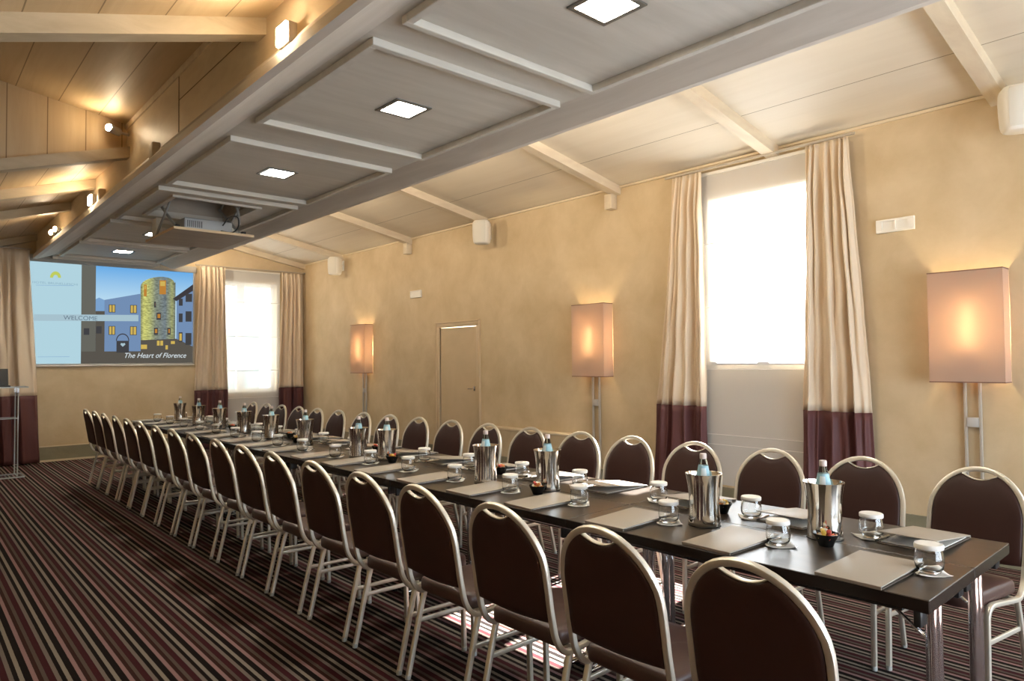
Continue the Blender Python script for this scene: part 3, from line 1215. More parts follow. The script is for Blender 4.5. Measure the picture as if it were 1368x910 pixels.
m2.inputs['From Min'].default_value = .3
m2.inputs['From Max'].default_value = .7
m2.inputs['To Min'].default_value = .55
m2.inputs['To Max'].default_value = 1.35
mx = N(nt, 'ShaderNodeMix', data_type='RGBA', blend_type='MULTIPLY')
mx.inputs['Factor'].default_value = 1
nt.links.new(tc.outputs['Object'], sp.inputs[0])
nt.links.new(sp.outputs['X'], mr.inputs['Value'])
nt.links.new(mr.outputs['Result'], cr.inputs['Fac'])
nt.links.new(tc.outputs['Object'], mp.inputs['Vector'])
nt.links.new(mp.outputs['Vector'], no.inputs['Vector'])
nt.links.new(no.outputs['Fac'], m2.inputs['Value'])
nt.links.new(cr.outputs['Color'], mx.inputs['A'])
nt.links.new(m2.outputs['Result'], mx.inputs['B'])
nt.links.new(mx.outputs['Result'], e_.inputs['Color'])
nt.links.new(e_.outputs[0], o_.inputs[0])
scm.append(tm)
TOWER = len(scm) - 1
pic = MB()
LYR = [0]


def poly(pts, mi, lay):
    y = -.030 - .0011 * lay
    v = []
    for p in pts:
        a = SL(*p)
        v.append((a[0], y, a[1]))
    pic.add(v, [tuple(range(len(v)))], mi)


def rect(x0, y0, x1, y1, mi, lay):
    poly([(x0, y0), (x1, y0), (x1, y1), (x0, y1)], mi, lay)


poly([(45, 62), (1292, 130), (1292, 826), (45, 826)], SKY, 0)
poly([(45, 62), (411, 82), (411, 826), (45, 826)], 0, 1)
poly([(411, 82), (515, 88), (515, 826), (411, 826)], 1, 1)
poly([(515, 340), (540, 328), (580, 346), (580, 440), (515, 440)], 12, 1)
rect(515, 430, 582, 826, 7, 2)
poly([(580, 345), (856, 295), (860, 750), (580, 750)], 2, 1)
tw = [(856, 240)]
for i in range(0, 13):
    a = pi - pi * i / 12
    tw.append((999 + 143 * cos(a), 240 - (40 + 52 * (i / 12) ** .5) * sin(a) ** .8 if 0 < i < 12 else 240 - 40 * (i / 12)))
tw += [(1142, 750), (860, 750)]
poly(tw, TOWER, 2)
poly([(1150, 345), (1292, 262), (1292, 700), (1150, 650)], 2, 3)
poly([(1118, 332), (1292, 218), (1292, 268), (1150, 350)], 9, 4)
rect(411, 735, 1292, 826, 7, 3)
poly([(860, 650), (1150, 640), (1292, 700), (1292, 740), (860, 740)], 7, 4)
for q in ((612, 380, 662, 440), (775, 382, 828, 445), (612, 543, 662, 610), (775, 545, 828, 612)):
    rect(*q, 6, 4)
    rect(q[0] + 5, q[1] + 4, q[0] + 22, q[3] - 4, 5, 5)
    rect(q[0] + 28, q[1] + 4, q[2] - 5, q[3] - 4, 5, 5)
for q in ((1008, 190, 1062, 298), (882, 225, 905, 315)):
    rect(*q, 11, 5)
    rect(q[0] + 6, q[1] + 8, q[2] - 8, (q[1] + q[3]) / 2 - 10, 5, 6)
for q in ((985, 440, 1022, 495), (965, 355, 980, 400), (965, 555, 998, 610), (1075, 555, 1102, 610)):
    rect(*q, 6, 5)
    rect(q[0] + 8, q[1] + 10, q[2] - 6, q[3] - 14, 11, 6)
for q in ((1170, 330, 1203, 385), (1228, 292, 1284, 355), (1170, 445, 1203, 512), (1228, 428, 1280, 508), (1170, 590, 1203, 665), (1228, 596, 1280, 688)):
    rect(*q, 6, 5)
rect(1176, 600, 1196, 655, 5, 6)
arc = [(668 + 51 + 51 * cos(pi - pi * i / 12), 655 - 56 * sin(pi * i / 12)) for i in range(13)]
arci = [(719 + 44 * cos(pi * i / 12), 655 - 48 * sin(pi * i / 12)) for i in range(13)]
poly(arc + arci, 9, 4)
rect(672, 655, 768, 745, 6, 5)
poly([(720, 700), (702, 684), (706, 672), (718, 674), (724, 674), (736, 672), (740, 684)], 8, 6)
for q in ((862, 685, 910, 718), (990, 655, 1012, 692), (1018, 655, 1040, 692), (1060, 690, 1080, 722), (1105, 658, 1138, 680)):
    rect(*q, 5, 6)
rect(85, 458, 840, 506, 8, 7)
for q in ((430, 560, 470, 610), (520, 545, 560, 600)):
    rect(*q, 6, 4)
arc = [(228 + 38 * cos(pi - pi * i / 14), 184 - 48 * sin(pi * i / 14)) for i in range(15)]
arci = [(228 + 17 * cos(pi * i / 14), 184 - 22 * sin(pi * i / 14)) for i in range(15)]
poly(arc + arci, 10, 3)
rect(95, 240, 355, 242.5, 12, 3)
rect(112, 772, 330, 774.5, 12, 3)
pic.build('slide_picture', scm, r, smooth=False)


def text(name, body, x0, x1, ymid, size_px, mat, lay, shear=0.0, z=None):
    cu = bpy.data.curves.new(name, 'FONT')
    cu.body = body
    cu.shear = shear
    cu.align_x = 'LEFT'
    cu.align_y = 'CENTER'
    cu.size = 1
    o = bpy.data.objects.new(name, cu)
    COL.objects.link(o)
    o.parent = r
    bpy.context.view_layer.update()
    wdt = max(o.dimensions.x, 1e-3)
    a, b_ = SL(x0, ymid), SL(x1, ymid)
    px = (SX1 - SX0) / 1247
    sc = size_px * px
    o.scale = ((b_[0] - a[0]) / wdt, sc, 1)
    o.rotation_euler = (pi / 2, 0, 0)
    o.location = (a[0], -.030 - .0011 * lay, a[1])
    cu.materials.append(mat)
    bpy.context.view_layer.update()
    me = bpy.data.meshes.new_from_object(o.evaluated_get(bpy.context.evaluated_depsgraph_get()))
    m = bpy.data.objects.new(name, me)
    COL.objects.link(m)
    m.parent, m.scale, m.rotation_euler, m.location = r, o.scale, o.rotation_euler, o.location
    bpy.data.objects.remove(o)
    bpy.data.curves.remove(cu)
    m.name = name
    return m


text('welcome_lettering', 'WELCOME', 285, 527, 482, 50, emit('slide_text_dark', (.13, .19, .24), .5), 9)
text('script_lettering', 'The Heart of Florence', 725, 1222, 768, 62, emit('slide_text_white', (.72, .80, .84), .5), 9, .35)
text('hotel_lettering', 'HOTEL BRUNELLESCHI', 70, 380, 220, 24, emit('slide_text_pale', (.26, .42, .52), .5), 9)
b = MB()
bw = .03
x0, x1, z0, z1 = SX0 - cx, SX1 - cx, 0, SZ1 - SZ0
b.box((x0 - bw, -.036, z0 - .022), (x1 + bw, -.018, z0))
b.box((x1, -.036, z0), (x1 + bw, -.018, z1))
b.box((x0 - bw, -.036, z0), (x0, -.018, z1))
b.build('screen_border', SCREEN_CASE, r, smooth=False)
MB().box((x0 - bw, -.028, z0), (x1 + bw, -.022, z1)).build('screen_cloth', WHITE, r, smooth=False)
MB().box((x0 - .05, -.055, z1), (x1 + .05, -.0, z1 + .11), bev=.01).build('roller_case', SCREEN_CASE, r)
MB().sweep([(x0 - bw, -.026, -.032), (x1 + bw, -.026, -.032)], circ(.012, 10)).build('bottom_bar', WHITE, r)

# ------------------------------------------------------------------ clear lectern with laptop
r = thing('lectern', 'clear acrylic lectern in front of the curtain next to the screen', 'lectern', (.99, 11.45, 0))
MB().box((-.42, -.20, 0), (.30, .20, .018), bev=.004).build('base', ACRYLIC, r)
MB().box((.215, -.16, .0185), (.229, .16, 1.13), bev=.003).build('side_panel', ACRYLIC, r)
MB().box((-.375, -.16, .0185), (-.361, .16, 1.13), bev=.003).build('side_panel', ACRYLIC, r)
MB().box((-.36, -.15, .78), (.214, .15, .792), bev=.003).build('shelf', ACRYLIC, r)
b = MB()
b.box((-.45, -.22, 1.195), (.33, .20, 1.209), bev=.003)
b.build('top', ACRYLIC, r)
for o in kids(r):
    for p in o.data.polygons:
        if p.area < .03:
            p.material_index = 1
for x in (-.368, .222):
    MB().box((x - .012, -.14, 1.131), (x + .012, .14, 1.194)).build('bracket', ACRYLIC, r, smooth=False)
lp = thing('laptop', 'open black laptop on the clear lectern', 'laptop', (.98, 11.45, 1.2095))
MB().box((-.19, -.13, 0), (.15, .13, .018), bev=.004).build('keyboard_base', BLACK, lp)
b = MB()
b.box((-.19, 0, 0), (.15, .012, .23), bev=.004)
o = b.build('lid', BLACK, lp)
o.location = (0, .13, .018)
o.rotation_euler = (radians(-14), 0, 0)

# ------------------------------------------------------------------ tables
TL, TW = 1.552, .488
TX, TY, TS = 2.412, .765, -.0112           # near corner and drift of the aisle edge


def tx(y, off):
    return TX + TS * (y - TY) + off


trz = math.atan(-TS)


def make_table():
    r = thing('folding_table', '', 'table')
    hl, hw = TL / 2 - .0012, TW / 2 - .0006
    b = MB()
    b.box((-hw, -hl, .696), (hw, hl, .74), bev=.0025, seg=1)
    top = b.build('tabletop', [WENGE, EDGE], r)
    for p in top.data.polygons:
        if abs(p.normal.z) < .5 or p.normal.z < 0:
            p.material_index = 1
    # rails under the top
    for s in (-1, 1):
        MB().box((s * .17 - .012, -hl + .10, .668), (s * .17 + .012, hl - .10, .6955)).build('under_rail', BLACK, r, smooth=False)
    for s in (-1, 1):
        y = s * (hl - .062)
        for q in (-1, 1):
            MB().sweep([(q * .026, y, .02), (q * .026, y, .692)], circ(.0190, 16)).build('leg', CHROME, r)
        ft = MB()
        ft.sweep([(-.16, y, .018), (.16, y, .018)], roundsq(.036, .03, .008))
        fo = ft.build('foot', CHROME, r)
        for q in (-1, 1):
            MB().box((q * .173 - .013, y - .02, 0), (q * .173 + .013, y + .02, .036), bev=.006).build('foot_tip', BLACK, fo)
        MB().sweep([(.0, y - s * .02, .53), (.0, y - s * .19, .668)], roundsq(.016, .008, .002)).build('folding_brace', CHROME, r)
        for q in (-1, 1):
            MB().box((q * (hw - .045) - .028, y - .012 + s * .020, .640), (q * (hw - .045) + .028, y + .012 + s * .020, .6955), bev=.006).build('link_bracket', BLACK, r)
        MB().box((-.05, y - .05, .684), (.05, y + .05, .6955)).build('leg_plate', BLACK, r, smooth=False)
    return r


t0 = make_table()
tt = tree_of(t0)
for row, off, rl in ((0, TW / 2, 'aisle-side'), (1, TW * 1.5 + .002, 'window-side')):
    for i in range(6):
        y = TY + TL * (i + .5) - TS * (off - TW / 2)
        n = 6 - i
        lab = 'dark wood folding table, %s from the screen in the %s row' % (ORD[n] if n > 1 else 'the one closest', rl) if n > 1 else \
            'dark wood folding table at the screen end of the %s row' % rl
        g = 'folding tables joined into one long table'
        if row == 0 and i == 0:
            t0.location, t0.rotation_euler = (tx(TY + TL * (i + .5), off), y, 0), (0, 0, trz)
            t0['label'], t0['group'] = lab, g
        else:
            dup(t0, (tx(TY + TL * (i + .5), off), y, 0), trz, lab, g, tt)


# ------------------------------------------------------------------ chairs
def xback(z):
    P = [(.36, .085), (.40, .066), (.47, .022), (.55, .002), (.63, -.010), (.78, -.036), (.88, -.066), (.96, -.094)]
    for (a, xa), (b_, xb) in zip(P, P[1:]):
        if z <= b_:
            t = (z - a) / (b_ - a)
            return xa + (xb - xa) * t
    return P[-1][1]


def make_chair():
    r = thing('stacking_chair', '', 'chair')
    hw, zs, zt = .213, .715, .942
    tube = roundsq(.022, .024, .0055, 2)
    # back arch that turns forward into the seat rails, then down into the front legs
    side = []
    side += [(.385, .02), (.382, .20), (.378, .37)]
    side += [(.366, .405), (.335, .421), (.20, .412), (.11, .399), (.075, .402), (.047, .425)]
    fr_end = len(side)
    up = [(xback(z), z) for z in (.47, .52, .58, .64, zs)]

    def arch(n=22):
        out = []
        for i in range(1, n):
            a = pi * i / n
            z = zs + (zt - zs) * sin(a)
            out.append((xback(z), -hw * cos(a), z))
        return out
    p = [(x, -hw, z) for x, z in spline2([(.11, .399), (.075, .402), (.045, .428)] + up)] + arch() + \
        [(x, hw, z) for x, z in reversed(spline2([(.11, .399), (.075, .402), (.045, .428)] + up))]
    MB().sweep(p, tube, up=(0, 1, 0)).build('back_frame', FRAME, r)
    for s in (-1, 1):
        q = spline2([(.11, .399), (.20, .407), (.32, .418), (.358, .412), (.381, .385), (.388, .33), (.397, .02)])
        MB().sweep([(x, s * hw, z) for x, z in q], tube, up=(0, 1, 0)).build('leg', FRAME, r)
        MB().sweep([(.098, s * hw, .392), (.080, s * hw, .33), (.004, s * hw, .012)], tube, up=(0, 1, 0)).build('leg', FRAME, r)
        for xx in (.397, .004):
            pass
        MB().sweep([(.062, s * (hw - .004), .262), (.389, s * (hw - .004), .262)], roundsq(.012, .022, .004), up=(0, 0, 1)).build('stretcher', FRAME, r)
    for xx in (.12, .33):
        MB().sweep([(xx, -hw, .404), (xx, hw, .404)], roundsq(.02, .016, .004), up=(0, 0, 1)).build('seat_rail', FRAME, r)
    for s in (-1, 1):
        for xx in (.397, .003):
            MB().lathe([(.013, 0), (.0135, .004), (.0135, .018), (.011, .022)], (xx, s * hw, 0), 12).build('foot_cap', GREY_PLASTIC, r)
    # seat cushion
    loop = []
    x0, x1, yw, rf, rb = .055, .468, .198, .085, .03

    def corner(cx_, cy_, rad, a0, n=6):
        return [(cx_ + rad * cos(radians(a0 + 90 * i / n)), cy_ + rad * sin(radians(a0 + 90 * i / n))) for i in range(n + 1)]
    loop += corner(x1 - rf, yw - rf, rf, 0) + corner(x0 + rb, yw - rb, rb, 90) + corner(x0 + rb, -yw + rb, rb, 180) + corner(x1 - rf, -yw + rf, rf, 270)
    cxm = (x0 + x1) / 2
    rings = [(.90, .414), (.965, .416), (.995, .424), (1.0, .440), (.995, .458), (.975, .470), (.93, .477), (.80, .482), (.5, .485), (.2, .486)]
    n = len(loop)
    vs = []
    for sc, z in rings:
        for (x, y) in loop:
            k = 1 - sc
            vs.append((cxm + (x - cxm) * (sc if sc < .9 else 1 - k * .55), y * (sc if sc < .9 else 1 - k), z - .006 * max(0, (x - .36) / .11) ** 2))
    fs = []
    for k in range(len(rings) - 1):
        for i in range(n):
            j = (i + 1) % n
            fs.append((k * n + i, k * n + j, (k + 1) * n + j, (k + 1) * n + i))
    fs.append(tuple(range(n - 1, -1, -1)))
    fs.append(tuple((len(rings) - 1) * n + i for i in range(n)))
    MB().add(vs, fs).build('seat', LEATHER_SEAT, r, angle=60)
    # padded back with a bite at the top for a hand
    hi_, zti, zb = hw - .012, zt - .012, .527
    out = []
    for i in range(9):
        out.append((-hi_ + .002 + 2 * (hi_ - .002) * i / 8, zb - .012 * sin(pi * i / 8)))
    out.append((hi_, zb + .05))
    out.append((hi_, (zb + zs) / 2))
    nb, nd = .078, .042
    a_top = []
    m = 40
    for i in range(m + 1):
        a = pi * i / m
        a_top.append((hi_ * cos(a), zs + (zti - zs) * sin(a)))
    left_of = [q for q in a_top if q[0] > nb]
    right_of = [q for q in a_top if q[0] < -nb]
    zn = zs + (zti - zs) * math.sqrt(1 - (nb / hi_) ** 2)
    bite = []
    for i in range(11):
        t = -1 + 2 * i / 10
        bite.append((-nb * t, zn - (nd - (zti - zn)) * (1 - t * t) - .0))
    out += left_of + bite + right_of
    out.append((-hi_, (zb + zs) / 2))
    out.append((-hi_, zb + .05))
    n = len(out)
    zc = .70
    rr = [(1.0, .006), (.992, .012), (.96, .0165), (.85, .019), (.6, .021), (.3, .022)]
    vs = []
    for sgn in (1, -1):
        for sc, th in rr:
            for (y, z) in out:
                yy, zz = y * sc, zc + (z - zc) * sc
                vs.append((xback(zz) + sgn * th, yy, zz))
    fs = []
    R_ = len(rr)
    for side_ in (0, 1):
        o_ = side_ * R_ * n
        for k in range(R_ - 1):
            for i in range(n):
                j = (i + 1) % n
                fs.append((o_ + k * n + i, o_ + k * n + j, o_ + (k + 1) * n + j, o_ + (k + 1) * n + i))
        fs.append(tuple(o_ + (R_ - 1) * n + i for i in range(n)))
    for i in range(n):
        j = (i + 1) % n
        fs.append((i, j, R_ * n + j, R_ * n + i))
    bk = MB().add(vs, fs).build('backrest', LEATHER, r, angle=50)
    MB().sweep([(xback(z) , y, z + .003) for y, z in bite], roundsq(.005, .020, .002), up=(1, 0, 0)).build('handle_trim', FRAME, bk)
    return r


def spline2(pts, per=5):
    return [(p.x, p.z) for p in spline([(a, 0, b_) for a, b_ in pts], per)]


ch = make_chair()
ct = tree_of(ch)
LEFT = [1.033, 1.554, 2.078, 2.639, 3.118, 3.674, 4.25, 4.742, 5.23, 5.818, 6.33, 6.822, 7.365, 7.845, 8.343, 8.88, 9.33, 9.827]
RIGHT_PX = [(1301, 623.5), (1158, 611), (1034, 600.4), (926, 591.5), (842, 584), (780, 578.5), (707.6, 572), (650.4, 566.7), (601.6, 562.4), (558, 558),
            (520, 555.5), (485, 553), (450, 549.8), (422.7, 546.7), (400, 544), (376, 541.4), (355.7, 540.6), (338, 539.6)]
cr_, cd_, cf_ = cam_axes()
_m = sum(LEFT) / 18
_s = sum((i - 8.5) * (v - _m) for i, v in enumerate(LEFT)) / sum((i - 8.5) ** 2 for i in range(18))
LEFT = [.55 * v + .45 * (_m + _s * (i - 8.5)) for i, v in enumerate(LEFT)]
for i in range(18):
    y = LEFT[i] - .045
    n = 18 - i
    lab = 'brown padded silver-framed chair, %s from the screen in the row on the carpet aisle' % ORD[n]
    loc = (1.814, y, 0)
    jit = radians(random.uniform(-1.2, 1.2))
    if i == 0:
        ch.location, ch.rotation_euler, ch['label'], ch['group'] = loc, (0, 0, jit), lab, 'chairs along the aisle side'
    else:
        dup(ch, loc, jit, lab, 'chairs along the aisle side', ct)
def ray_ratio(px, py):
    d = cr_ * ((px - 684) / FPX) + cd_ * ((py - 455) / FPX) + cf_
    return d.x / d.y


ys = [4.066 / (ray_ratio(*q) + .036) for q in RIGHT_PX]
mean_i, mean_y = 8.5, sum(ys) / 18
slope = sum((i - mean_i) * (v - mean_y) for i, v in enumerate(ys)) / sum((i - mean_i) ** 2 for i in range(18))
for i in range(18):
    y = .45 * ys[i] + .55 * (mean_y + slope * (i - mean_i))
    x = max(4.066 - .036 * y, 3.765)
    n = 18 - i
    lab = 'brown padded silver-framed chair, %s from the screen in the row along the window wall' % ORD[n]
    dup(ch, (x - .092, y - (.045 if i == 0 else .02), 0), pi + (radians(-9) if i == 0 else radians(random.uniform(-1.2, 1.2))), lab, 'chairs along the window side', ct)

# ------------------------------------------------------------------ table setting
ZT = .7405


def jit(a):
    return random.uniform(-a, a)


def make_folder(open_deg):
    r = thing('desk_folder', '', 'folder')
    hx, hy = .182, .112
    MB().box((-hx, -hy, 0), (hx, hy, .004), bev=.0015, seg=1).build('back_cover', FOLDER_IN, r)
    MB().box((-hx + .02, -hy + .01, .0042), (hx - .02, hy - .01, .0075)).build('paper_pad', PAPER, r, smooth=False)
    b = MB()
    b.box((0, -hy, 0), (2 * hx, hy, .0045), bev=.0018, seg=2)
    o = b.build('front_cover', FOLDER, r)
    o.location = (-hx, 0, .008)
    o.rotation_euler = (0, radians(-open_deg), 0)
    MB().box((-hx - .004, -hy, 0), (-hx, hy, .0125), bev=.0015, seg=1).build('spine', FOLDER, r)
    return r


fo_l = make_folder(1.2)
ft_l = tree_of(fo_l)
fo_r = make_folder(6.0)
ft_r = tree_of(fo_r)


def make_glass():
    r = thing('water_glass', '', 'glass')
    po = [(.030, 0), (.036, .003), (.0445, .018), (.0475, .036), (.0465, .055), (.043, .074), (.0415, .083)]
    pi_ = [(.0395, .083), (.041, .074), (.0445, .055), (.0455, .036), (.0425, .020), (.034, .010), (0, .009)]
    MB().lathe([(0, 0)] + po + pi_, (0, 0, 0), 30).build('tumbler', GLASS, r, angle=60)
    MB().lathe([(0, .0835), (.0455, .0835), (.0465, .085), (.0465, .097), (.044, .100), (0, .1005)], (0, 0, 0), 30).build('paper_lid', PAPER, r, angle=40)
    return r


gl = make_glass()
gt = tree_of(gl)


def coaster_mesh():
    b = MB()
    n = 8
    vs = []
    for i in range(n + 1):
        for j in range(n + 1):
            u, v = -1 + 2 * i / n, -1 + 2 * j / n
            c = max(0, abs(u) + abs(v) - 1.15)
            vs.append((u * .056, v * .056, .0012 + .010 * c * c + .0015 * max(0, (abs(u) - .6)) * sin(v * 14)))
    fs = [(i * (n + 1) + j, (i + 1) * (n + 1) + j, (i + 1) * (n + 1) + j + 1, i * (n + 1) + j + 1) for i in range(n) for j in range(n)]
    b.add(vs, fs)
    return b


co0 = coaster_mesh().build('paper_coaster', COASTER, angle=60)
md = co0.modifiers.new('thickness', 'SOLIDIFY')
md.thickness = .0009
pe0 = thing('ballpoint_pen', '', 'pen')
MB().sweep([(-.062, 0, .0048), (.045, 0, .0048)], circ(.0046, 10)).build('barrel', PEN, pe0)
b = MB()
b.sweep([(.045, 0, .0048), (.064, 0, .0048)], circ(.0028, 8))
b.build('tip', BLACK, pe0)
MB().box((-.058, -.0012, .0092), (-.02, .0012, .0106)).build('clip', PEN, pe0, smooth=False)
pt_ = tree_of(pe0)

LG = [.861, 1.398, 1.932, 2.498, 3.008, 3.532, 4.07, 4.57, 5.09, 5.65, 6.16, 6.65]
LGX = [2.725, 2.691, 2.685, 2.682, 2.656, 2.651, 2.650, 2.641, 2.623, 2.610, 2.607, 2.606]
RG = [1.190, 1.72, 2.262, 2.84, 3.32, 3.877, 4.395, 4.94, 5.48, 6.04]
RGX = [3.080, 3.055, 3.060, 3.06, 3.03, 3.037, 3.01, 3.0, 3.0, 3.0]
while len(LG) < 18:
    LG.append(LG[-1] + .545)
    LGX.append(2.60 - .005 * (len(LG) - 12))
while len(RG) < 18:
    RG.append(RG[-1] + .49)
    RGX.append(2.995 - .012 * (len(RG) - 10))
first = {}
for side, G, GX in (('aisle', LG, LGX), ('window', RG, RGX)):
    for i in range(18):
        n = 18 - i
        where = '%s place from the screen on the %s side' % (ORD[n], side)
        gx, gy = GX[i], G[i]
        grp = side + ' side'
        # coaster
        rz = radians(45 + jit(12))
        if 'c' not in first:
            c = co0
            first['c'] = 1
        else:
            c = co0.copy()
            COL.objects.link(c)
        c.location, c.rotation_euler = (gx, gy, ZT), (0, 0, rz)
        tag(c, 'white paper coaster under the glass, ' + where, 'coaster', 'paper coasters, ' + grp)
        lab = 'tumbler with white paper lid, ' + where
        loc = (gx + jit(.004), gy + jit(.004), ZT + .0026)
        if 'g' not in first:
            first['g'] = 1
            gl.location, gl['label'], gl['group'] = loc, lab, 'lidded tumblers, ' + grp
        else:
            dup(gl, loc, jit(3), lab, 'lidded tumblers, ' + grp, gt)
        # folder
        if side == 'aisle':
            fy = gy + (.145 if i == 0 else .158)
            fx = tx(fy, .182 - .002 + .012)
            if i == 0:
                fx, fy = 2.592, 1.008
            base, tr, rz0 = fo_l, ft_l, radians(-.6)
        else:
            fy = gy - .168
            fx = tx(fy, .976 - .182 - .018)
            base, tr, rz0 = fo_r, ft_r, pi + radians(-.6)
        lab = 'beige folder, ' + where
        loc = (fx, fy, ZT)
        rz = rz0 + radians(jit(2.0))
        if side not in first:
            first[side] = 1
            base.location, base.rotation_euler, base['label'], base['group'] = loc, (0, 0, rz), lab, 'beige folders, ' + grp
        else:
            dup(base, loc, rz, lab, 'beige folders, ' + grp, tr)
        # pen on the table between folder and coaster
        if side == 'aisle':
            ploc, prz = (fx + .125, fy - .1195 - .006, ZT), radians(jit(4))
        else:
            ploc, prz = (fx - .10, fy + .1195 + .006, ZT), pi + radians(jit(4))
        lab = 'slim silver pen beside the folder, ' + where
        if 'p' not in first:
            first['p'] = 1
            pe0.location, pe0.rotation_euler, pe0['label'], pe0['group'] = ploc, (0, 0, prz), lab, 'silver pens, ' + grp
        else:
            dup(pe0, ploc, prz, lab, 'silver pens, ' + grp, pt_)

# coolers and bottles
COOL = [(2.940, 1.322), (2.775, 1.800), (2.859, 2.906), (2.75, 3.345), (2.840, 4.66), (2.757, 4.95), (2.815, 6.04), (2.81, 6.80), (2.81, 7.53), (2.81, 8.29), (2.81, 9.04), (2.81, 9.80)]
cl = thing('bottle_cooler', '', 'cooler')


def wav(a, z):
    k = max(0, (z - .12) / .115)
    return 1 + .012 * cos(3 * a + .6) * k


MB().lathe([(0, 0), (.070, 0), (.0725, .003), (.0715, .02), (.069, .06), (.0675, .10), (.0685, .14), (.0725, .185), (.0785, .222), (.0815, .233), (.0820, .2355),
            (.0795, .2355), (.0765, .225), (.0705, .185), (.0665, .14), (.0655, .10), (.067, .06), (.068, .012), (0, .010)], (0, 0, 0), 40, warp=wav).build('bucket', STEEL, cl, angle=50)
MB().lathe([(.0685, 0), (.0740, 0), (.0740, .004), (.0726, .0045)], (0, 0, 0), 40).build('base_ring', BLACK, cl)
clt = tree_of(cl)
bo = thing('water_bottle', '', 'bottle')
MB().lathe([(0, .0), (.030, 0), (.034, .004), (.034, .17), (.0325, .195), (.0275, .225), (.0225, .252), (.0155, .282), (.0130, .294), (.0130, .302), (0, .303)], (0, 0, 0), 24).build('glass_body', BOTTLE_GLASS, bo, angle=50)
MB().lathe([(.0346, .165), (.0331, .1955), (.0281, .2255), (.0240, .2475), (.0222, .2572), (.0216, .2572)], (0, 0, 0), 24).build('label', LABEL_BLUE, bo, angle=50)
b = MB()
vs = []
for k, (rr_, z) in enumerate([(.0335, .1955), (.0284, .2258), (.0256, .241), (.0242, .2478)]):
    for j in range(7):
        a = radians(190 + 50 * j / 6)
        vs.append(((rr_ + .0002) * cos(a), (rr_ + .0002) * sin(a), z))
b.add(vs, [(k * 7 + j, k * 7 + j + 1, (k + 1) * 7 + j + 1, (k + 1) * 7 + j) for k in range(3) for j in range(6)])
b.build('label_patch', LABEL_WHITE, bo)
MB().lathe([(0, .288), (.0150, .288), (.0156, .290), (.0156, .308), (.0142, .312), (0, .3125)], (0, 0, 0), 20).build('cap', CAPC, bo, angle=50)
bot = tree_of(bo)
for i, (x, y) in enumerate(COOL):
    n = 12 - i
    lab = 'polished steel bottle cooler, %s from the screen' % ORD[n]
    if i == 0:
        cl.location, cl['label'], cl['group'] = (x, y, ZT), lab, 'steel bottle coolers along the table'
    else:
        dup(cl, (x, y, ZT), jit(3), lab, None, clt)
        r_ = [o for o in COL.objects if o.get('label') == lab][0]
        r_['group'] = 'steel bottle coolers along the table'
    lab = 'glass water bottle with blue label in the %s cooler from the screen' % ORD[n]
    loc = (x + .004, y + .004, ZT + .0125)
    if i == 0:
        bo.location, bo['label'], bo['group'] = loc, lab, 'water bottles in the coolers'
        bo.rotation_euler = (0, 0, -.3)
    else:
        dup(bo, loc, jit(.6), lab, 'water bottles in the coolers', bot)

# bowls of sweets
BOWLS = [(2.816, 1.262), (3.045, 1.875), (2.725, 2.852), (3.03, 3.53), (2.79, 4.50), (3.03, 5.12), (2.84, 6.28), (2.96, 6.68), (2.85, 7.99), (2.96, 8.60)]
bw0 = MB().lathe([(0, 0), (.026, 0), (.028, .003), (.036, .022), (.047, .044), (.0515, .052), (.0500, .052), (.045, .044), (.033, .022), (.022, .008), (0, .007)], (0, 0, 0), 28).build('sweet_bowl', BOWL, angle=50)
sw0 = []
for m_ in SWEETS:
    b = MB()
    b.lathe([(0, -.012), (.006, -.010), (.0095, -.004), (.0095, .004), (.006, .010), (0, .012)], (0, 0, 0), 10)
    for s in (-1, 1):
        b.lathe([(.0025, s * .011), (.0085, s * .021), (.0075, s * .0215)], (0, 0, 0), 8)
    sw0.append(b.build('wrapped_sweet', m_, angle=60))
used = [False] * 4
for i, (x, y) in enumerate(BOWLS):
    n = 10 - i
    o = bw0 if i == 0 else bw0.copy()
    if i:
        COL.objects.link(o)
    o.location = (x, y, ZT)
    tag(o, 'small black bowl of wrapped sweets, %s from the screen' % ORD[n], 'bowl', 'black sweet bowls')
    cnt = 9 if i < 3 else 6
    for k in range(cnt):
        q = (k * 3 + i) % 4
        s = sw0[q] if not used[q] else sw0[q].copy()
        if used[q]:
            COL.objects.link(s)
        used[q] = True
        if k < cnt - 3:
            a, rad, z = 2 * pi * k / (cnt - 3) + i, .023, .040
        else:
            a, rad, z = 2 * pi * (k - cnt + 3) / 3 + .5 + i, .012, .058
        s.location = (x + rad * cos(a), y + rad * sin(a), ZT + z)
        s.rotation_euler = (pi / 2 + jit(.35), jit(.3), a + jit(.8))
        tag(s, 'wrapped sweet piled in the %s black bowl from the screen' % ORD[n], 'sweet', 'sweets in the %s bowl' % ORD[n])

# ------------------------------------------------------------------ light
LEDGE = 11
w = bpy.data.worlds.new('daylight')
scene.world = w
w.use_nodes = True
bg = w.node_tree.nodes['Background']
bg.inputs['Color'].default_value = (.76, .88, 1.0, 1)
bg.inputs['Strength'].default_value = 7.2


def portal(loc, rot, sx, sy):
    l = bpy.data.lights.new('window_portal', 'AREA')
    l.shape = 'RECTANGLE'
    l.size, l.size_y = sx, sy
    l.cycles.is_portal = True
    o = bpy.data.objects.new('window_portal', l)
    COL.objects.link(o)
    o.location, o.rotation_euler = loc, rot


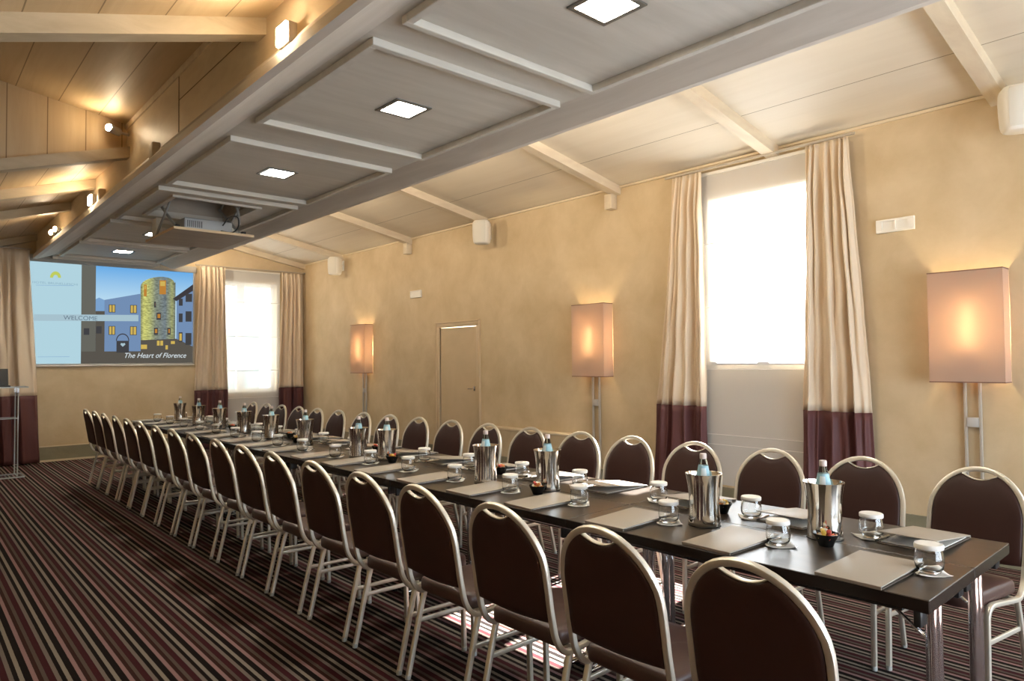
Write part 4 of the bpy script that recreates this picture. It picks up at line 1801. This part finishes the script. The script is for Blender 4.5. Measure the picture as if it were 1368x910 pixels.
portal((W + TH + .02, (WIN_R[0] + WIN_R[1]) / 2, (WIN_R[2] + WIN_R[3]) / 2), (0, pi / 2, 0), WIN_R[3] - WIN_R[2], WIN_R[1] - WIN_R[0])
portal(((WIN_B[0] + WIN_B[1]) / 2, YB - TH - .02, (WIN_B[2] + WIN_B[3]) / 2), (pi / 2, 0, 0), WIN_B[1] - WIN_B[0], WIN_B[3] - WIN_B[2])
portal(((WIN_F[0] + WIN_F[1]) / 2, D + TH + .02, (WIN_F[2] + WIN_F[3]) / 2), (-pi / 2, 0, 0), WIN_F[1] - WIN_F[0], WIN_F[3] - WIN_F[2])

portal((W + TH + .02, (WIN_N[0] + WIN_N[1]) / 2, (WIN_N[2] + WIN_N[3]) / 2), (0, pi / 2, 0), WIN_N[3] - WIN_N[2], WIN_N[1] - WIN_N[0])

# the window-side row of floodlights stands on the ledge of the lowered ceiling, behind its rim
for y, share in ((.5, .22), (2.3, .45), (4.0, 1), (6.0, 1), (8.2, 1), (10.4, 1), (12.0, .8)):
    l = bpy.data.lights.new('ledge_floodlight', 'AREA')
    l.shape = 'RECTANGLE'
    l.size, l.size_y = .10, .16
    l.energy = LEDGE * share
    l.color = (1, .84, .62)
    o = bpy.data.objects.new('ledge_floodlight', l)
    COL.objects.link(o)
    o.location = (3.345, y, 3.33)
    o.rotation_euler = Vector((1, 0, -.22)).to_track_quat('-Z', 'Y').to_euler()

sun = bpy.data.lights.new('sun', 'SUN')
sun.energy = 128
sun.color = (1, .96, .9)
sun.angle = radians(.6)
so = bpy.data.objects.new('sun', sun)
COL.objects.link(so)
so.rotation_euler = Vector((-3.4, -.33, -2.5)).to_track_quat('-Z', 'Y').to_euler()

# ------------------------------------------------------------------ camera
cam = bpy.data.cameras.new('camera')
co = bpy.data.objects.new('camera', cam)
COL.objects.link(co)
cam.sensor_fit = 'HORIZONTAL'
cam.sensor_width = 36
cam.lens = FPX / 1368 * 36
right, down, fwd = cam_axes()
mt = Matrix(((right.x, -down.x, -fwd.x, 0), (right.y, -down.y, -fwd.y, 0), (right.z, -down.z, -fwd.z, CAMH), (0, 0, 0, 1)))
co.matrix_world = mt
cam.clip_start = .05
scene.camera = co

vs_ = scene.view_settings
vs_.view_transform = 'Standard'
vs_.look = 'None'
vs_.gamma = 1
vs_.use_curve_mapping = False
vs_.exposure = 1.0
try:
    cy = scene.cycles
    cy.max_bounces = 10
    cy.diffuse_bounces = 5
    cy.glossy_bounces = 4
    cy.transmission_bounces = 8
    cy.transparent_max_bounces = 12
    cy.caustics_reflective = False
    cy.caustics_refractive = False
    cy.sample_clamp_indirect = 6
    cy.use_denoising = True
except Exception:
    pass
